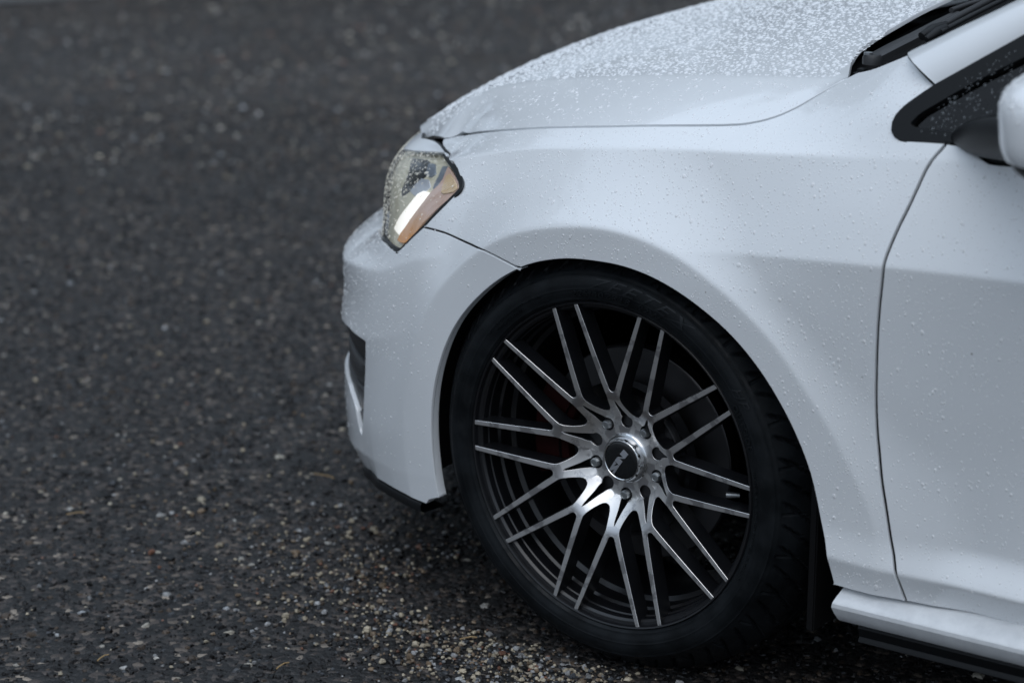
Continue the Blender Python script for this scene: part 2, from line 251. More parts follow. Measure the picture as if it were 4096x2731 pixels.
CV = {
 'gap': [(-0.586,0.6735),(-0.5662,0.6783),(-0.5506,0.6823),(-0.5348,0.6862),(-0.4839,0.6953),(-0.4341,0.7043),(-0.3937,0.712),(-0.3613,0.7183),(-0.3386,0.7228),(-0.3181,0.7269),(-0.2993,0.7307),(-0.2819,0.7342),(-0.2658,0.7374),(-0.2497,0.7407),(-0.2347,0.7437),(-0.2204,0.7466),(-0.2068,0.7492),(-0.1937,0.7516),(-0.1803,0.754),(-0.1672,0.7562),(-0.1545,0.7584),(-0.1421,0.7604),(-0.13,0.7623),(-0.1188,0.7641),(-0.1079,0.7658),(-0.0971,0.7674),(-0.0865,0.769),(-0.076,0.7706),(-0.0658,0.7721),(-0.055,0.7737),(-0.0443,0.7752),(-0.0338,0.7768),(-0.0235,0.7783),(-0.0133,0.7797),(-0.0032,0.781),(0.0068,0.7823),(0.0168,0.7835),(0.0268,0.7847),(0.0367,0.786),(0.0465,0.7872),(0.0563,0.7884),(0.0661,0.7896),(0.0759,0.7908),(0.0851,0.792),(0.0943,0.7932),(0.1034,0.7945),(0.1125,0.7957),(0.1229,0.7973),(0.1331,0.7989),(0.1432,0.8006),(0.1523,0.8026),(0.161,0.8049),(0.1705,0.8076),(0.1794,0.8106),(0.1889,0.8144),(0.1975,0.8184),(0.2034,0.8216),(0.2088,0.8249),(0.2142,0.8284),(0.2192,0.832),(0.224,0.8357),(0.2289,0.8394),(0.236,0.845),(0.2433,0.8506),(0.2502,0.8558),(0.2572,0.8611),(0.2641,0.8662),(0.2711,0.8712)],
 'cowl': [(0.2833,0.8785),(0.2947,0.8821),(0.3057,0.8859),(0.316,0.8902),(0.3254,0.8948),(0.3345,0.8993),(0.3432,0.9036),(0.3516,0.9078),(0.3598,0.912)],
 'pillar': [(0.3671,0.9095),(0.3822,0.9055),(0.3962,0.9011),(0.4058,0.8978),(0.4152,0.8946),(0.4245,0.8913),(0.4335,0.888)],
 'window': [(0.4262,0.8822),(0.4217,0.878),(0.4172,0.8738),(0.4118,0.8689),(0.4065,0.8638),(0.4022,0.8592),(0.3985,0.8543),(0.3956,0.8476),(0.3951,0.8421),(0.3969,0.8358),(0.4023,0.8312),(0.4107,0.8284),(0.4233,0.8273),(0.4328,0.8281),(0.4424,0.8291),(0.452,0.8301),(0.4601,0.8308),(0.4681,0.8315),(0.4761,0.8321)],
 'doorgap': [(0.4761,0.8321),(0.4716,0.8249),(0.4669,0.8182),(0.4626,0.8113),(0.4579,0.8007),(0.4558,0.794),(0.454,0.7871),(0.4524,0.7803),(0.4506,0.7732),(0.4489,0.7661),(0.4472,0.759),(0.445,0.7511),(0.4428,0.7433),(0.4406,0.7362),(0.4386,0.7291),(0.4368,0.7222),(0.4352,0.7153),(0.4337,0.7083),(0.4324,0.702),(0.4312,0.6957),(0.4303,0.6894),(0.4299,0.6819),(0.4297,0.6746),(0.4293,0.667),(0.4288,0.6593),(0.4282,0.6514),(0.4276,0.6435),(0.427,0.6357),(0.4265,0.6278),(0.4261,0.6198),(0.4257,0.6119),(0.4254,0.6039),(0.4251,0.5959),(0.425,0.588),(0.4249,0.58),(0.4248,0.572),(0.4248,0.564),(0.4248,0.5548),(0.4249,0.5455),(0.425,0.5363),(0.4251,0.5279),(0.4252,0.5195),(0.4253,0.5111),(0.4255,0.5026),(0.4258,0.4952),(0.4263,0.4879),(0.4269,0.4806),(0.4277,0.4734),(0.4285,0.4662),(0.4295,0.4588),(0.4306,0.4515),(0.4319,0.4443),(0.4332,0.437),(0.4345,0.4293),(0.4358,0.4216),(0.4372,0.4139),(0.4385,0.4063),(0.44,0.3986),(0.4417,0.391),(0.4434,0.3835),(0.4453,0.3759),(0.4472,0.3683),(0.449,0.3607),(0.4508,0.353),(0.4525,0.3453),(0.4543,0.3376),(0.456,0.3299),(0.4578,0.3222),(0.4602,0.3144),(0.4628,0.3069),(0.4652,0.2994),(0.4675,0.2912),(0.4699,0.2832),(0.4727,0.2724),(0.4757,0.2613),(0.4787,0.2504),(0.4822,0.2398)],
 'belt': [(0.4776,0.8321),(0.488,0.8328),(0.4983,0.8335),(0.5084,0.8336),(0.5157,0.8321),(0.5216,0.8285),(0.5278,0.824),(0.5407,0.8194),(0.5493,0.8192),(0.5581,0.8196),(0.5674,0.8203),(0.5767,0.8211),(0.5859,0.8219)],
 'seam': [(-0.1401,0.5773),(-0.1493,0.5795),(-0.1586,0.5818),(-0.1679,0.584),(-0.1773,0.5862),(-0.1865,0.5883),(-0.1958,0.5903),(-0.2053,0.5923),(-0.2163,0.5935),(-0.2369,0.5926),(-0.2565,0.5921),(-0.2742,0.5924),(-0.2869,0.5933),(-0.2988,0.5945),(-0.3103,0.5954),(-0.3241,0.5959),(-0.3393,0.5957),(-0.3569,0.5947)],
 'lens_rear': [(-0.357,0.5947),(-0.3489,0.6033),(-0.3414,0.6116),(-0.3335,0.6202),(-0.3261,0.6285),(-0.3209,0.6347),(-0.3159,0.6408),(-0.3093,0.6493),(-0.3069,0.6548),(-0.3074,0.6599),(-0.3107,0.6644),(-0.3184,0.669),(-0.3375,0.6769),(-0.3589,0.6818),(-0.4135,0.6782),(-0.4848,0.6746),(-0.5288,0.6742)],
 'lens_low': [(-0.3812,0.575),(-0.3927,0.5651),(-0.405,0.5551),(-0.4122,0.5497),(-0.4208,0.5461),(-0.4332,0.5448),(-0.4544,0.5443),(-0.4879,0.5445),(-0.5549,0.5367),(-0.6716,0.5186)],
 'intake': [(-0.4907,0.3907),(-0.4921,0.381),(-0.4935,0.3713),(-0.4949,0.3616),(-0.4963,0.3518),(-0.4978,0.3421),(-0.4995,0.3324),(-0.5014,0.3225),(-0.5032,0.3127),(-0.5049,0.3029),(-0.5065,0.2931),(-0.508,0.2833),(-0.5097,0.2734),(-0.5117,0.2634),(-0.5155,0.2517),(-0.5217,0.2392),(-0.5296,0.226)],
 'intake_top': [(-0.581,0.389),(-0.5462,0.3895),(-0.5146,0.3911)],
 'blade': [(-0.538,0.2324),(-0.5431,0.2474),(-0.5486,0.2621),(-0.5563,0.2689),(-0.5659,0.275)],
 'bottom': [(-0.5538,0.1583),(-0.511,0.1686),(-0.4723,0.1779),(-0.4521,0.18),(-0.4335,0.1816),(-0.4144,0.1829),(-0.3967,0.1837),(-0.3799,0.1843),(-0.3639,0.1848),(-0.3512,0.1847),(-0.3396,0.1842),(-0.3281,0.1837),(-0.3169,0.1831),(-0.306,0.1824)],
 'amber': [(0.082,0.0739),(0.1116,0.0711),(0.1375,0.068),(0.1563,0.0629),(0.1646,0.0583),(0.1641,0.051),(0.1574,0.0414),(0.1474,0.0315),(0.1378,0.0215),(0.1302,0.0118),(0.123,0.0019),(0.1161,-0.0081),(0.1092,-0.0181),(0.1049,-0.0282),(0.1023,-0.0387),(0.0977,-0.0483),(0.0863,-0.0553),(0.0714,-0.06),(0.0521,-0.0613),(0.0518,-0.0514),(0.059,-0.0384),(0.0628,-0.0293),(0.0669,-0.0203),(0.0712,-0.0112),(0.077,0.0006),(0.0825,0.0123),(0.0856,0.0212),(0.0892,0.03),(0.0995,0.0442),(0.0991,0.0554),(0.092,0.0651)],
 'corner_reflector': [(0.1117,0.0683),(0.1352,0.0659),(0.1542,0.0622),(0.1636,0.058),(0.1581,0.0491),(0.132,0.0378),(0.1228,0.0379),(0.1168,0.0446),(0.1115,0.0528),(0.1058,0.0626)],
 'reflector': [(0.0766,0.025),(0.0914,0.0222),(0.0814,0.006),(0.0756,-0.0031),(0.0698,-0.0123),(0.0642,-0.0215),(0.0609,-0.0339),(0.0586,-0.0462),(0.0482,-0.0545),(0.006,-0.0547),(0.0066,-0.0429),(0.0121,-0.0327),(0.0197,-0.0223),(0.0275,-0.0119),(0.0341,-0.0017),(0.0419,0.0125),(0.0567,0.0216)],
 'fin': [(0.0558,0.07),(0.0738,0.0737),(0.0863,0.0674),(0.098,0.0577),(0.098,0.045),(0.0898,0.0338),(0.0809,0.0349),(0.0749,0.0437),(0.0717,0.0539)],
 'fin2': [(-0.008,0.0597),(0.0196,0.0643),(0.0517,0.0535),(0.0448,0.0462),(0.0208,0.0436)],
 'bowl': [(0.0144,0.0339),(0.0442,0.0395),(0.0659,0.033),(0.0559,0.0177),(0.0271,0.0072),(0.0007,0.0074),(0.0072,0.0216)],
 'bezel': [(-0.1009,0.0467),(-0.0668,0.0537),(-0.0364,0.0603),(-0.0201,0.0625),(0.004,0.0554),(0.026,0.045),(0.0128,0.0308),(0.01,0.0224),(0.006,0.0138),(-0.0084,0.0026),(-0.0259,-0.0089),(-0.0421,-0.0033),(-0.046,0.0056),(-0.0465,0.0154),(-0.0567,0.0252),(-0.0716,0.0346)],
 'lamp_line': [(0.0265,0.0816),(-0.0015,0.0745),(-0.0308,0.0672),(-0.0599,0.0604),(-0.0925,0.0533),(-0.1622,0.0422)],
 'lamp_vis': [(-0.0649,0.0865),(-0.0264,0.0881),(0.0181,0.0871),(0.0626,0.0844),(0.097,0.0822),(0.1288,0.079),(0.1575,0.0726),(0.1689,0.0685),(0.1742,0.0636),(0.1754,0.0576),(0.1726,0.0504),(0.1647,0.0388),(0.159,0.0307),(0.1532,0.0225),(0.1457,0.0118),(0.1384,0.0011),(0.1324,-0.0089),(0.1263,-0.0189),(0.1178,-0.0303),(0.1092,-0.0417),(0.1025,-0.0524),(0.0963,-0.0631),(0.0927,-0.0687),(0.086,-0.0729),(0.0725,-0.0751),(0.0455,-0.0776),(-0.0017,-0.0794),(-0.06,-0.08),(-0.078,-0.075)],
 'lamp_hid': [(-0.1351,-0.0562),(-0.2336,-0.0465),(-0.3488,-0.0231),(-0.4091,0.0113),(-0.4181,0.0589),(-0.3773,0.0816),(-0.2736,0.0751),(-0.1909,0.0765)],
 'lamp_top': [(-0.1528,0.0741),(-0.1072,0.0816),(-0.0649,0.0865)],
 'glass_out': [(0.4428,0.8921),(0.4365,0.887),(0.4301,0.882),(0.4239,0.8768),(0.4181,0.8719),(0.4123,0.8669),(0.407,0.8617),(0.4025,0.8561),(0.399,0.8503),(0.3974,0.8441),(0.3985,0.8365),(0.4032,0.8315),(0.4108,0.8284),(0.4226,0.827),(0.4318,0.8275),(0.441,0.8283),(0.4502,0.8292),(0.4585,0.8298),(0.4667,0.8304),(0.4749,0.831),(0.4848,0.8314),(0.4948,0.8315),(0.5047,0.8317)],
 'glass_in': [(0.5483,0.9391),(0.5425,0.9355),(0.5366,0.9319),(0.5308,0.9283),(0.5249,0.9247),(0.5186,0.9207),(0.5123,0.9168),(0.5059,0.9128),(0.4995,0.9088),(0.4932,0.9047),(0.4869,0.9006),(0.4806,0.8965),(0.4747,0.8924),(0.4687,0.8883),(0.4628,0.8841),(0.4569,0.8799),(0.4511,0.8757),(0.4446,0.8711),(0.4381,0.8666),(0.4317,0.8618),(0.426,0.8568),(0.4187,0.8475),(0.4189,0.8438),(0.4267,0.8418),(0.4349,0.8415),(0.4434,0.8416),(0.4518,0.842),(0.4605,0.8426),(0.4692,0.8433),(0.4779,0.8439)],
 'glass_top': [(0.4682,0.9092),(0.4743,0.9133),(0.4804,0.9175),(0.4865,0.9217),(0.4926,0.9258),(0.4987,0.93),(0.5047,0.9341),(0.5111,0.9384),(0.5174,0.9427),(0.5237,0.9469),(0.5299,0.9512),(0.5362,0.9554),(0.5424,0.9597)],
 'hood_cowl': [(0.2297,-0.6265),(0.22,-0.5996),(0.2118,-0.574),(0.208,-0.5545),(0.2062,-0.5369),(0.2051,-0.5199),(0.204,-0.5041),(0.2034,-0.4887),(0.2031,-0.4735),(0.2028,-0.4581),(0.2024,-0.4425),(0.2017,-0.4247),(0.2009,-0.4065),(0.2003,-0.3883),(0.1999,-0.3703),(0.2,-0.3543),(0.2003,-0.3385),(0.2007,-0.3226),(0.2007,-0.306)],
 'lens_top_hood': [(-0.468,-0.6473),(-0.4877,-0.6324),(-0.5395,-0.585),(-0.5955,-0.536)],
}

def _feat(c):
    t = np.r_[0, np.cumsum(np.hypot(*np.diff(c, axis=0).T))]; q = np.arange(0, t[-1], .0042)
    p = np.stack([np.interp(q, t, c[:, 0]), np.interp(q, t, c[:, 1])], 1); d = np.gradient(p, axis=0); d /= np.linalg.norm(d, axis=1, keepdims=True)
    return np.concatenate([p, np.stack([-d[:, 1], d[:, 0]], 1)], 1)
_th = np.linspace(5, 175, 300); _rr = pchip(_acrs[:, 0], _acrs[:, 1], _th)
FEATS = [_feat(c[c[:, 0] < .9]) for c in CREASES] + [_feat(np.stack([s_of_x(ARC[0] + _rr*np.cos(np.radians(_th))), ARC[1] + _rr*np.sin(np.radians(_th))], 1))]

# ---------------------------------------------------------------- materials
def M_(name):
    m = bpy.data.materials.new(name); m.use_nodes = True; m.node_tree.nodes.clear()
    n = m.node_tree.nodes; out = n.new('ShaderNodeOutputMaterial'); return m, n, m.node_tree.links, out
def principled(name, col, rough=.5, metal=0., coat=0., coat_rough=.03, spec=.5, trans=0., ior=1.5, coat_ior=1.5, extra=None):
    m, n, l, out = M_(name); p = n.new('ShaderNodeBsdfPrincipled'); l.new(p.outputs[0], out.inputs[0])
    p.inputs['Base Color'].default_value = (*col, 1); p.inputs['Roughness'].default_value = rough; p.inputs['Metallic'].default_value = metal
    p.inputs['Coat Weight'].default_value = coat; p.inputs['Coat Roughness'].default_value = coat_rough
    p.inputs['Coat IOR'].default_value = coat_ior; p.inputs['Specular IOR Level'].default_value = spec; p.inputs['Transmission Weight'].default_value = trans; p.inputs['IOR'].default_value = ior
    if extra: extra(n, l, p)
    return m
def noise(n, scale, detail=4, rough=.55, coords='Object'):
    t = n.new('ShaderNodeTexCoord'); x = n.new('ShaderNodeTexNoise'); x.inputs['Scale'].default_value = scale
    x.inputs['Detail'].default_value = detail; x.inputs['Roughness'].default_value = rough
    n.id_data.links.new(t.outputs[coords], x.inputs['Vector']); return x
def ramp_(n, src, stops):
    r = n.new('ShaderNodeValToRGB'); e = r.color_ramp.elements
    while len(e) < len(stops): e.new(.5)
    for k, (p, c) in enumerate(stops): e[k].position = p; e[k].color = (*c, 1) if len(c) == 3 else c
    n.id_data.links.new(src, r.inputs[0]); return r
def bump(n, l, p, src, strength=.3, dist=.002):
    b = n.new('ShaderNodeBump'); b.inputs['Strength'].default_value = strength; b.inputs['Distance'].default_value = dist
    l.new(src, b.inputs['Height']); l.new(b.outputs[0], p.inputs['Normal']); return b

def paint_x(n, l, p):
    a = noise(n, 2.2, 5, .6); r = ramp_(n, a.outputs['Fac'], [(.3, (.70, .725, .745)), (.7, (.745, .765, .78))]); l.new(r.outputs[0], p.inputs['Base Color'])
    b = noise(n, 900, 2, .5); bump(n, l, p, b.outputs['Fac'], .02, .0004)
    tq = n.new('ShaderNodeTexCoord'); vo = n.new('ShaderNodeTexVoronoi'); vo.inputs['Scale'].default_value = 34; l.new(tq.outputs['Object'], vo.inputs['Vector'])
    sc_ = n.new('ShaderNodeSeparateColor'); l.new(vo.outputs['Color'], sc_.inputs[0]); big = n.new('ShaderNodeMath'); big.operation = 'MULTIPLY'; big.inputs[1].default_value = .05; l.new(sc_.outputs[1], big.inputs[0])
    lt = n.new('ShaderNodeMath'); lt.operation = 'LESS_THAN'; l.new(vo.outputs['Distance'], lt.inputs[0]); l.new(big.outputs[0], lt.inputs[1])
    gt = n.new('ShaderNodeMath'); gt.operation = 'GREATER_THAN'; gt.inputs[1].default_value = .72; l.new(sc_.outputs[0], gt.inputs[0])
    an = n.new('ShaderNodeMath'); an.operation = 'MULTIPLY'; l.new(lt.outputs[0], an.inputs[0]); l.new(gt.outputs[0], an.inputs[1])
    mxs = n.new('ShaderNodeMix'); mxs.data_type = 'RGBA'; mxs.inputs['B'].default_value = (.20, .18, .16, 1); l.new(an.outputs[0], mxs.inputs['Factor']); l.new(r.outputs[0], mxs.inputs['A']); l.new(mxs.outputs['Result'], p.inputs['Base Color'])
    g = noise(n, 14, 6, .7); rr = n.new('ShaderNodeMapRange'); rr.inputs['To Min'].default_value = .02; rr.inputs['To Max'].default_value = .10
    l.new(g.outputs['Fac'], rr.inputs['Value']); l.new(rr.outputs[0], p.inputs['Coat Roughness'])
PAINT = principled('white_paint', (.74, .76, .78), .45, coat=1., coat_rough=.04, coat_ior=1.65, extra=paint_x)
def sill_x(n, l, p):
    b = noise(n, 260, 4, .6); bump(n, l, p, b.outputs['Fac'], .35, .0012)
    a = noise(n, 30, 5, .65); r = ramp_(n, a.outputs['Fac'], [(.35, (.60, .62, .64)), (.65, (.72, .74, .755))]); l.new(r.outputs[0], p.inputs['Base Color'])
SILL = principled('stone_chip_paint', (.7, .72, .74), .45, coat=.5, coat_rough=.2, extra=sill_x)
def plastic_x(n, l, p):
    b = noise(n, 700, 3, .6); bump(n, l, p, b.outputs['Fac'], .25, .0006)
PLASTIC = principled('black_plastic', (.006, .007, .008), .45, spec=.25, extra=plastic_x)
GLOSSBLACK = principled('gloss_black', (.006, .007, .008), .12, coat=.6)
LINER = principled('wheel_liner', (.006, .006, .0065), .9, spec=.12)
WIPER = principled('wiper_grey', (.035, .036, .038), .4, extra=plastic_x)
RUBBER_SEAL = principled('rubber_seal', (.010, .011, .012), .4)
def rubber_x(n, l, p):
    a = noise(n, 18, 6, .65); r = ramp_(n, a.outputs['Fac'], [(.38, (.004, .005, .006)), (.62, (.010, .012, .014))]); l.new(r.outputs[0], p.inputs['Base Color'])
    w = noise(n, 26, 5, .7); rr = ramp_(n, w.outputs['Fac'], [(.44, (.36,)*3), (.58, (.65,)*3)]); l.new(rr.outputs[0], p.inputs['Roughness'])
    b = noise(n, 420, 3, .6); bump(n, l, p, b.outputs['Fac'], .25, .0006)
RUBBER = principled('wet_tyre_rubber', (.012, .013, .014), .4, spec=.14, extra=rubber_x)
LETTER = principled('tyre_lettering', (.010, .012, .014), .4, spec=.24)
def metal_x(n, l, p):
    # machined face with a torn film of water on it
    w = noise(n, 34, 5, .6); k = ramp_(n, w.outputs['Fac'], [(.515, (0,)*3), (.53, (1,)*3)])
    c = n.new('ShaderNodeMix'); c.data_type = 'RGBA'; c.inputs['A'].default_value = (.80, .79, .78, 1); c.inputs['B'].default_value = (.64, .635, .64, 1)
    l.new(k.outputs[0], c.inputs['Factor']); l.new(c.outputs['Result'], p.inputs['Base Color'])
    g = n.new('ShaderNodeMapRange'); g.inputs['To Min'].default_value = .42; g.inputs['To Max'].default_value = .32; l.new(k.outputs[0], g.inputs['Value']); l.new(g.outputs[0], p.inputs['Roughness'])
    t = n.new('ShaderNodeTexCoord'); wv = n.new('ShaderNodeTexWave'); wv.wave_type = 'RINGS'; wv.rings_direction = 'Y'; wv.inputs['Scale'].default_value = 420; wv.inputs['Distortion'].default_value = .6
    l.new(t.outputs['Object'], wv.inputs['Vector']); bump(n, l, p, wv.outputs['Fac'], .06, .0003)
MACHINED = principled('machined_aluminium', (.5, .5, .5), .3, metal=1., extra=metal_x)
def black_wheel_x(n, l, p):
    a = noise(n, 40, 5, .6); rr = n.new('ShaderNodeMapRange'); rr.inputs['To Min'].default_value = .22; rr.inputs['To Max'].default_value = .45; l.new(a.outputs['Fac'], rr.inputs['Value']); l.new(rr.outputs[0], p.inputs['Roughness'])
WHEELBLACK = principled('black_wheel_lacquer', (.006, .0065, .008), .3, coat=.15, coat_rough=.15, extra=black_wheel_x)
CHROME = principled('polished_ring', (.72, .73, .74), .10, metal=1.)
STEEL = principled('bolt_steel', (.34, .36, .37), .42, metal=.9)
def disc_x(n, l, p):
    t = n.new('ShaderNodeTexCoord'); wv = n.new('ShaderNodeTexWave'); wv.wave_type = 'RINGS'; wv.rings_direction = 'Y'; wv.inputs['Scale'].default_value = 160; wv.inputs['Distortion'].default_value = 1.5; wv.inputs['Detail'].default_value = 3
    l.new(t.outputs['Object'], wv.inputs['Vector']); bump(n, l, p, wv.outputs['Fac'], .15, .0005)
DISC = principled('brake_steel', (.10, .10, .105), .42, metal=1., extra=disc_x)
CALIPER = principled('red_caliper_paint', (.016, .002, .002), .7, spec=.1)
LOGO = principled('silver_print', (.42, .44, .48), .35, metal=.6)
REFLECTOR = principled('lamp_reflector', (.66, .68, .72), .30, metal=.25, coat=.6)
LAMPDARK = principled('lamp_housing', (.045, .046, .05), .25, metal=.3, coat=.5)
LAMPCHROME = principled('lamp_chrome', (.84, .77, .58), .35, metal=.2)
SILVERTRIM = principled('lamp_trim', (.42, .46, .52), .30, metal=.6)
def amber_x(n, l, p):
    t = n.new('ShaderNodeTexCoord'); s = n.new('ShaderNodeSeparateXYZ'); l.new(t.outputs['Object'], s.inputs[0])
    nz = noise(n, 60, 4, .6); ad = n.new('ShaderNodeMath'); ad.operation = 'MULTIPLY_ADD'; ad.inputs[1].default_value = .03; l.new(nz.outputs['Fac'], ad.inputs[0]); l.new(s.outputs['Z'], ad.inputs[2])
    mr = n.new('ShaderNodeMapRange'); mr.inputs['From Min'].default_value = .575; mr.inputs['From Max'].default_value = .625; l.new(ad.outputs[0], mr.inputs['Value'])
    r = ramp_(n, mr.outputs[0], [(.0, (.84, .32, .035)), (.55, (.80, .45, .24)), (1., (.80, .55, .43))]); l.new(r.outputs[0], p.inputs['Base Color'])
AMBER = principled('amber_plastic', (.5, .25, .1), .25, coat=.8, extra=amber_x)
def grid_x(n, l, p):
    t = n.new('ShaderNodeTexCoord'); w = n.new('ShaderNodeTexWave'); w.inputs['Scale'].default_value = 160; w.bands_direction = 'Z'; l.new(t.outputs['Object'], w.inputs['Vector'])
    bump(n, l, p, w.outputs['Fac'], .5, .001)
AMBERREF = principled('amber_prism', (.95, .68, .40), .2, coat=1., extra=grid_x)
def clear_mat(name, tint, ior=1.45, rough=.02):
    m, n, l, out = M_(name); f = n.new('ShaderNodeFresnel'); ge = n.new('ShaderNodeNewGeometry'); mr = n.new('ShaderNodeMapRange'); mr.inputs['To Min'].default_value = ior; mr.inputs['To Max'].default_value = 1/ior
    l.new(ge.outputs['Backfacing'], mr.inputs['Value']); l.new(mr.outputs[0], f.inputs['IOR'])          # a thin pane reflects alike from both sides
    a = n.new('ShaderNodeBsdfTransparent'); a.inputs[0].default_value = (*tint, 1); g = n.new('ShaderNodeBsdfGlossy'); g.inputs['Roughness'].default_value = rough
    x = n.new('ShaderNodeMixShader'); l.new(f.outputs[0], x.inputs[0]); l.new(a.outputs[0], x.inputs[1]); l.new(g.outputs[0], x.inputs[2]); l.new(x.outputs[0], out.inputs[0]); return m
def guide_x(n, l, p):
    p.inputs['Emission Color'].default_value = (1., .95, .84, 1); p.inputs['Emission Strength'].default_value = .9
GUIDE = principled('lit_light_guide', (.8, .8, .78), .3, coat=.8, extra=guide_x)
LENS = clear_mat('clear_lens', (.93, .94, .95))
TINTGLASS = clear_mat('tinted_glass', (.10, .12, .12), 1.5, .01)
def bead_mat(name, clear, base=(.96, .97, .98)):
    m, n, l, out = M_(name); t = n.new('ShaderNodeBsdfTransparent'); p = n.new('ShaderNodeBsdfPrincipled')
    p.inputs['Base Color'].default_value = (*base, 1); p.inputs['Roughness'].default_value = .04; p.inputs['IOR'].default_value = 1.33
    x = n.new('ShaderNodeMixShader'); x.inputs[0].default_value = 1 - clear; l.new(t.outputs[0], x.inputs[1]); l.new(p.outputs[0], x.inputs[2]); l.new(x.outputs[0], out.inputs[0]); return m
WATER = bead_mat('rain_bead', .42)
WATER_LENS = bead_mat('rain_bead_clear', .45, (.95, .90, .78))
WATER_DARK = bead_mat('rain_bead_faint', .88, (.5, .55, .58))
WATER_HOOD = bead_mat('rain_bead_dense', .22, (.86, .88, .90))

# ---------------------------------------------------------------- mesh helpers
def new_obj(name, me, mats, parent=None):
    for m in (mats if isinstance(mats, (list, tuple)) else [mats]): me.materials.append(m)
    o = bpy.data.objects.new(name, me); COL.objects.link(o)
    if parent: o.parent = parent
    return o
def mesh_arrays(name, V, F, smooth=True, normals=None, matidx=None):
    """V (n,3); F list of tuples or (m,k) array"""
    me = bpy.data.meshes.new(name)
    V = np.asarray(V, np.float32)
    if isinstance(F, np.ndarray):
        k = F.shape[1]; me.vertices.add(len(V)); me.vertices.foreach_set('co', V.ravel())
        me.loops.add(F.size); me.loops.foreach_set('vertex_index', F.astype(np.int32).ravel())
        me.polygons.add(len(F)); me.polygons.foreach_set('loop_start', np.arange(0, F.size, k, dtype=np.int32)); me.polygons.foreach_set('loop_total', np.full(len(F), k, np.int32))
    else:
        me.from_pydata(V.tolist(), [], [tuple(map(int, f)) for f in F])
    if matidx is not None: me.polygons.foreach_set('material_index', np.asarray(matidx, np.int32))
    me.polygons.foreach_set('use_smooth', np.full(len(me.polygons), bool(smooth)))
    me.update(calc_edges=True); me.validate()
    if normals is not None and len(normals) == len(me.vertices): me.normals_split_custom_set_from_vertices([tuple(map(float, x)) for x in normals])
    return me
def autosmooth(o, ang=35):
    me = o.data
    bm = bmesh.new(); bm.from_mesh(me); c = math.radians(ang)
    for f in bm.faces: f.smooth = True
    for e in bm.edges:
        if len(e.link_faces) == 2 and e.calc_face_angle(0) > c: e.smooth = False
    bm.to_mesh(me); bm.free(); return o
def empty(name, loc=(0, 0, 0), parent=None):
    o = bpy.data.objects.new(name, None); COL.objects.link(o); o.location = loc; o.empty_display_size = .1
    if parent: o.parent = parent
    return o
def tag(o, label, cat=None, group=None, kind=None):
    o['label'] = label
    if cat: o['category'] = cat
    if group: o['group'] = group
    if kind: o['kind'] = kind
    return o
def inside(poly, P):
    x, y = P[:, 0], P[:, 1]; r = np.zeros(len(P), bool); n = len(poly); j = n - 1
    for i in range(n):
        xi, yi = poly[i]; xj, yj = poly[j]
        c = (yi > y) != (yj > y)
        r ^= c & (x < (xj - xi)*(y - yi)/(yj - yi + 1e-15) + xi); j = i
    return r
def densify(poly, step):
    out = []
    n = len(poly)
    for i in range(n):
        a, b = poly[i], poly[(i + 1) % n]; k = max(1, int(np.ceil(np.hypot(*(b - a))/step)))
        for q in range(k): out.append(a + (b - a)*q/k)
    return np.array(out)
def area(p): return .5*np.sum(p[:, 0]*np.roll(p[:, 1], -1) - np.roll(p[:, 0], -1)*p[:, 1])
def onorm(p):
    """outward 2-D normals of a counter-clockwise loop"""
    e = np.roll(p, -1, 0) - p; e /= np.linalg.norm(e, axis=1, keepdims=True) + 1e-12
    n = np.stack([e[:, 1], -e[:, 0]], 1); m = n + np.roll(n, 1, 0)
    l = np.linalg.norm(m, axis=1, keepdims=True); m = m/(l + 1e-9)
    return m/np.clip(np.sum(m*n, 1, keepdims=True), .5, 1)
def clean(poly, tol=.0008):
    p = [np.array(poly[0], float)]
    for q in poly[1:]:
        if np.hypot(*(np.array(q) - p[-1])) > tol: p.append(np.array(q, float))
    if np.hypot(*(p[0] - p[-1])) < tol: p.pop()
    p = np.array(p); return p if area(p) > 0 else p[::-1]
def smooth_line(pts, step=.006):
    """run a smooth curve through traced points"""
    p = np.array(pts, float); t = np.r_[0, np.cumsum(np.hypot(*np.diff(p, axis=0).T))]
    q = np.linspace(0, t[-1], max(2, int(t[-1]/step)))
    return np.stack([pchip(t, p[:, 0], q), pchip(t, p[:, 1], q)], 1)
def inset(fn, q, dist):
    """move a loop inward by a true distance measured on the surface"""
    o = onorm(q); e = .0008
    L = np.linalg.norm(fn(q[:, 0], q[:, 1]) - fn(q[:, 0] - o[:, 0]*e, q[:, 1] - o[:, 1]*e), axis=-1)/e
    return q - o*(np.asarray(dist)/np.clip(L, .8, 14))[:, None]
def cdt(loops, pts):
    verts, edges = [], []
    for lp in loops:
        b = len(verts); n = len(lp); verts += [Vector(map(float, v)) for v in lp]; edges += [(b + i, b + (i + 1) % n) for i in range(n)]
    verts += [Vector(map(float, v)) for v in pts]
    r = delaunay_2d_cdt(verts, edges, [], 0, 1e-6)
    V = np.array([tuple(v) for v in r[0]]); F = np.array([f for f in r[2] if len(f) == 3])
    c = V[F].mean(1); k = inside(loops[0], c)
    for h in loops[1:]: k &= ~inside(h, c)
    F = F[k]
    a = V[F]; sgn = np.cross(a[:, 1] - a[:, 0], a[:, 2] - a[:, 0]); F[sgn < 0] = F[sgn < 0][:, ::-1]
    orig = r[3]; return V, F, orig
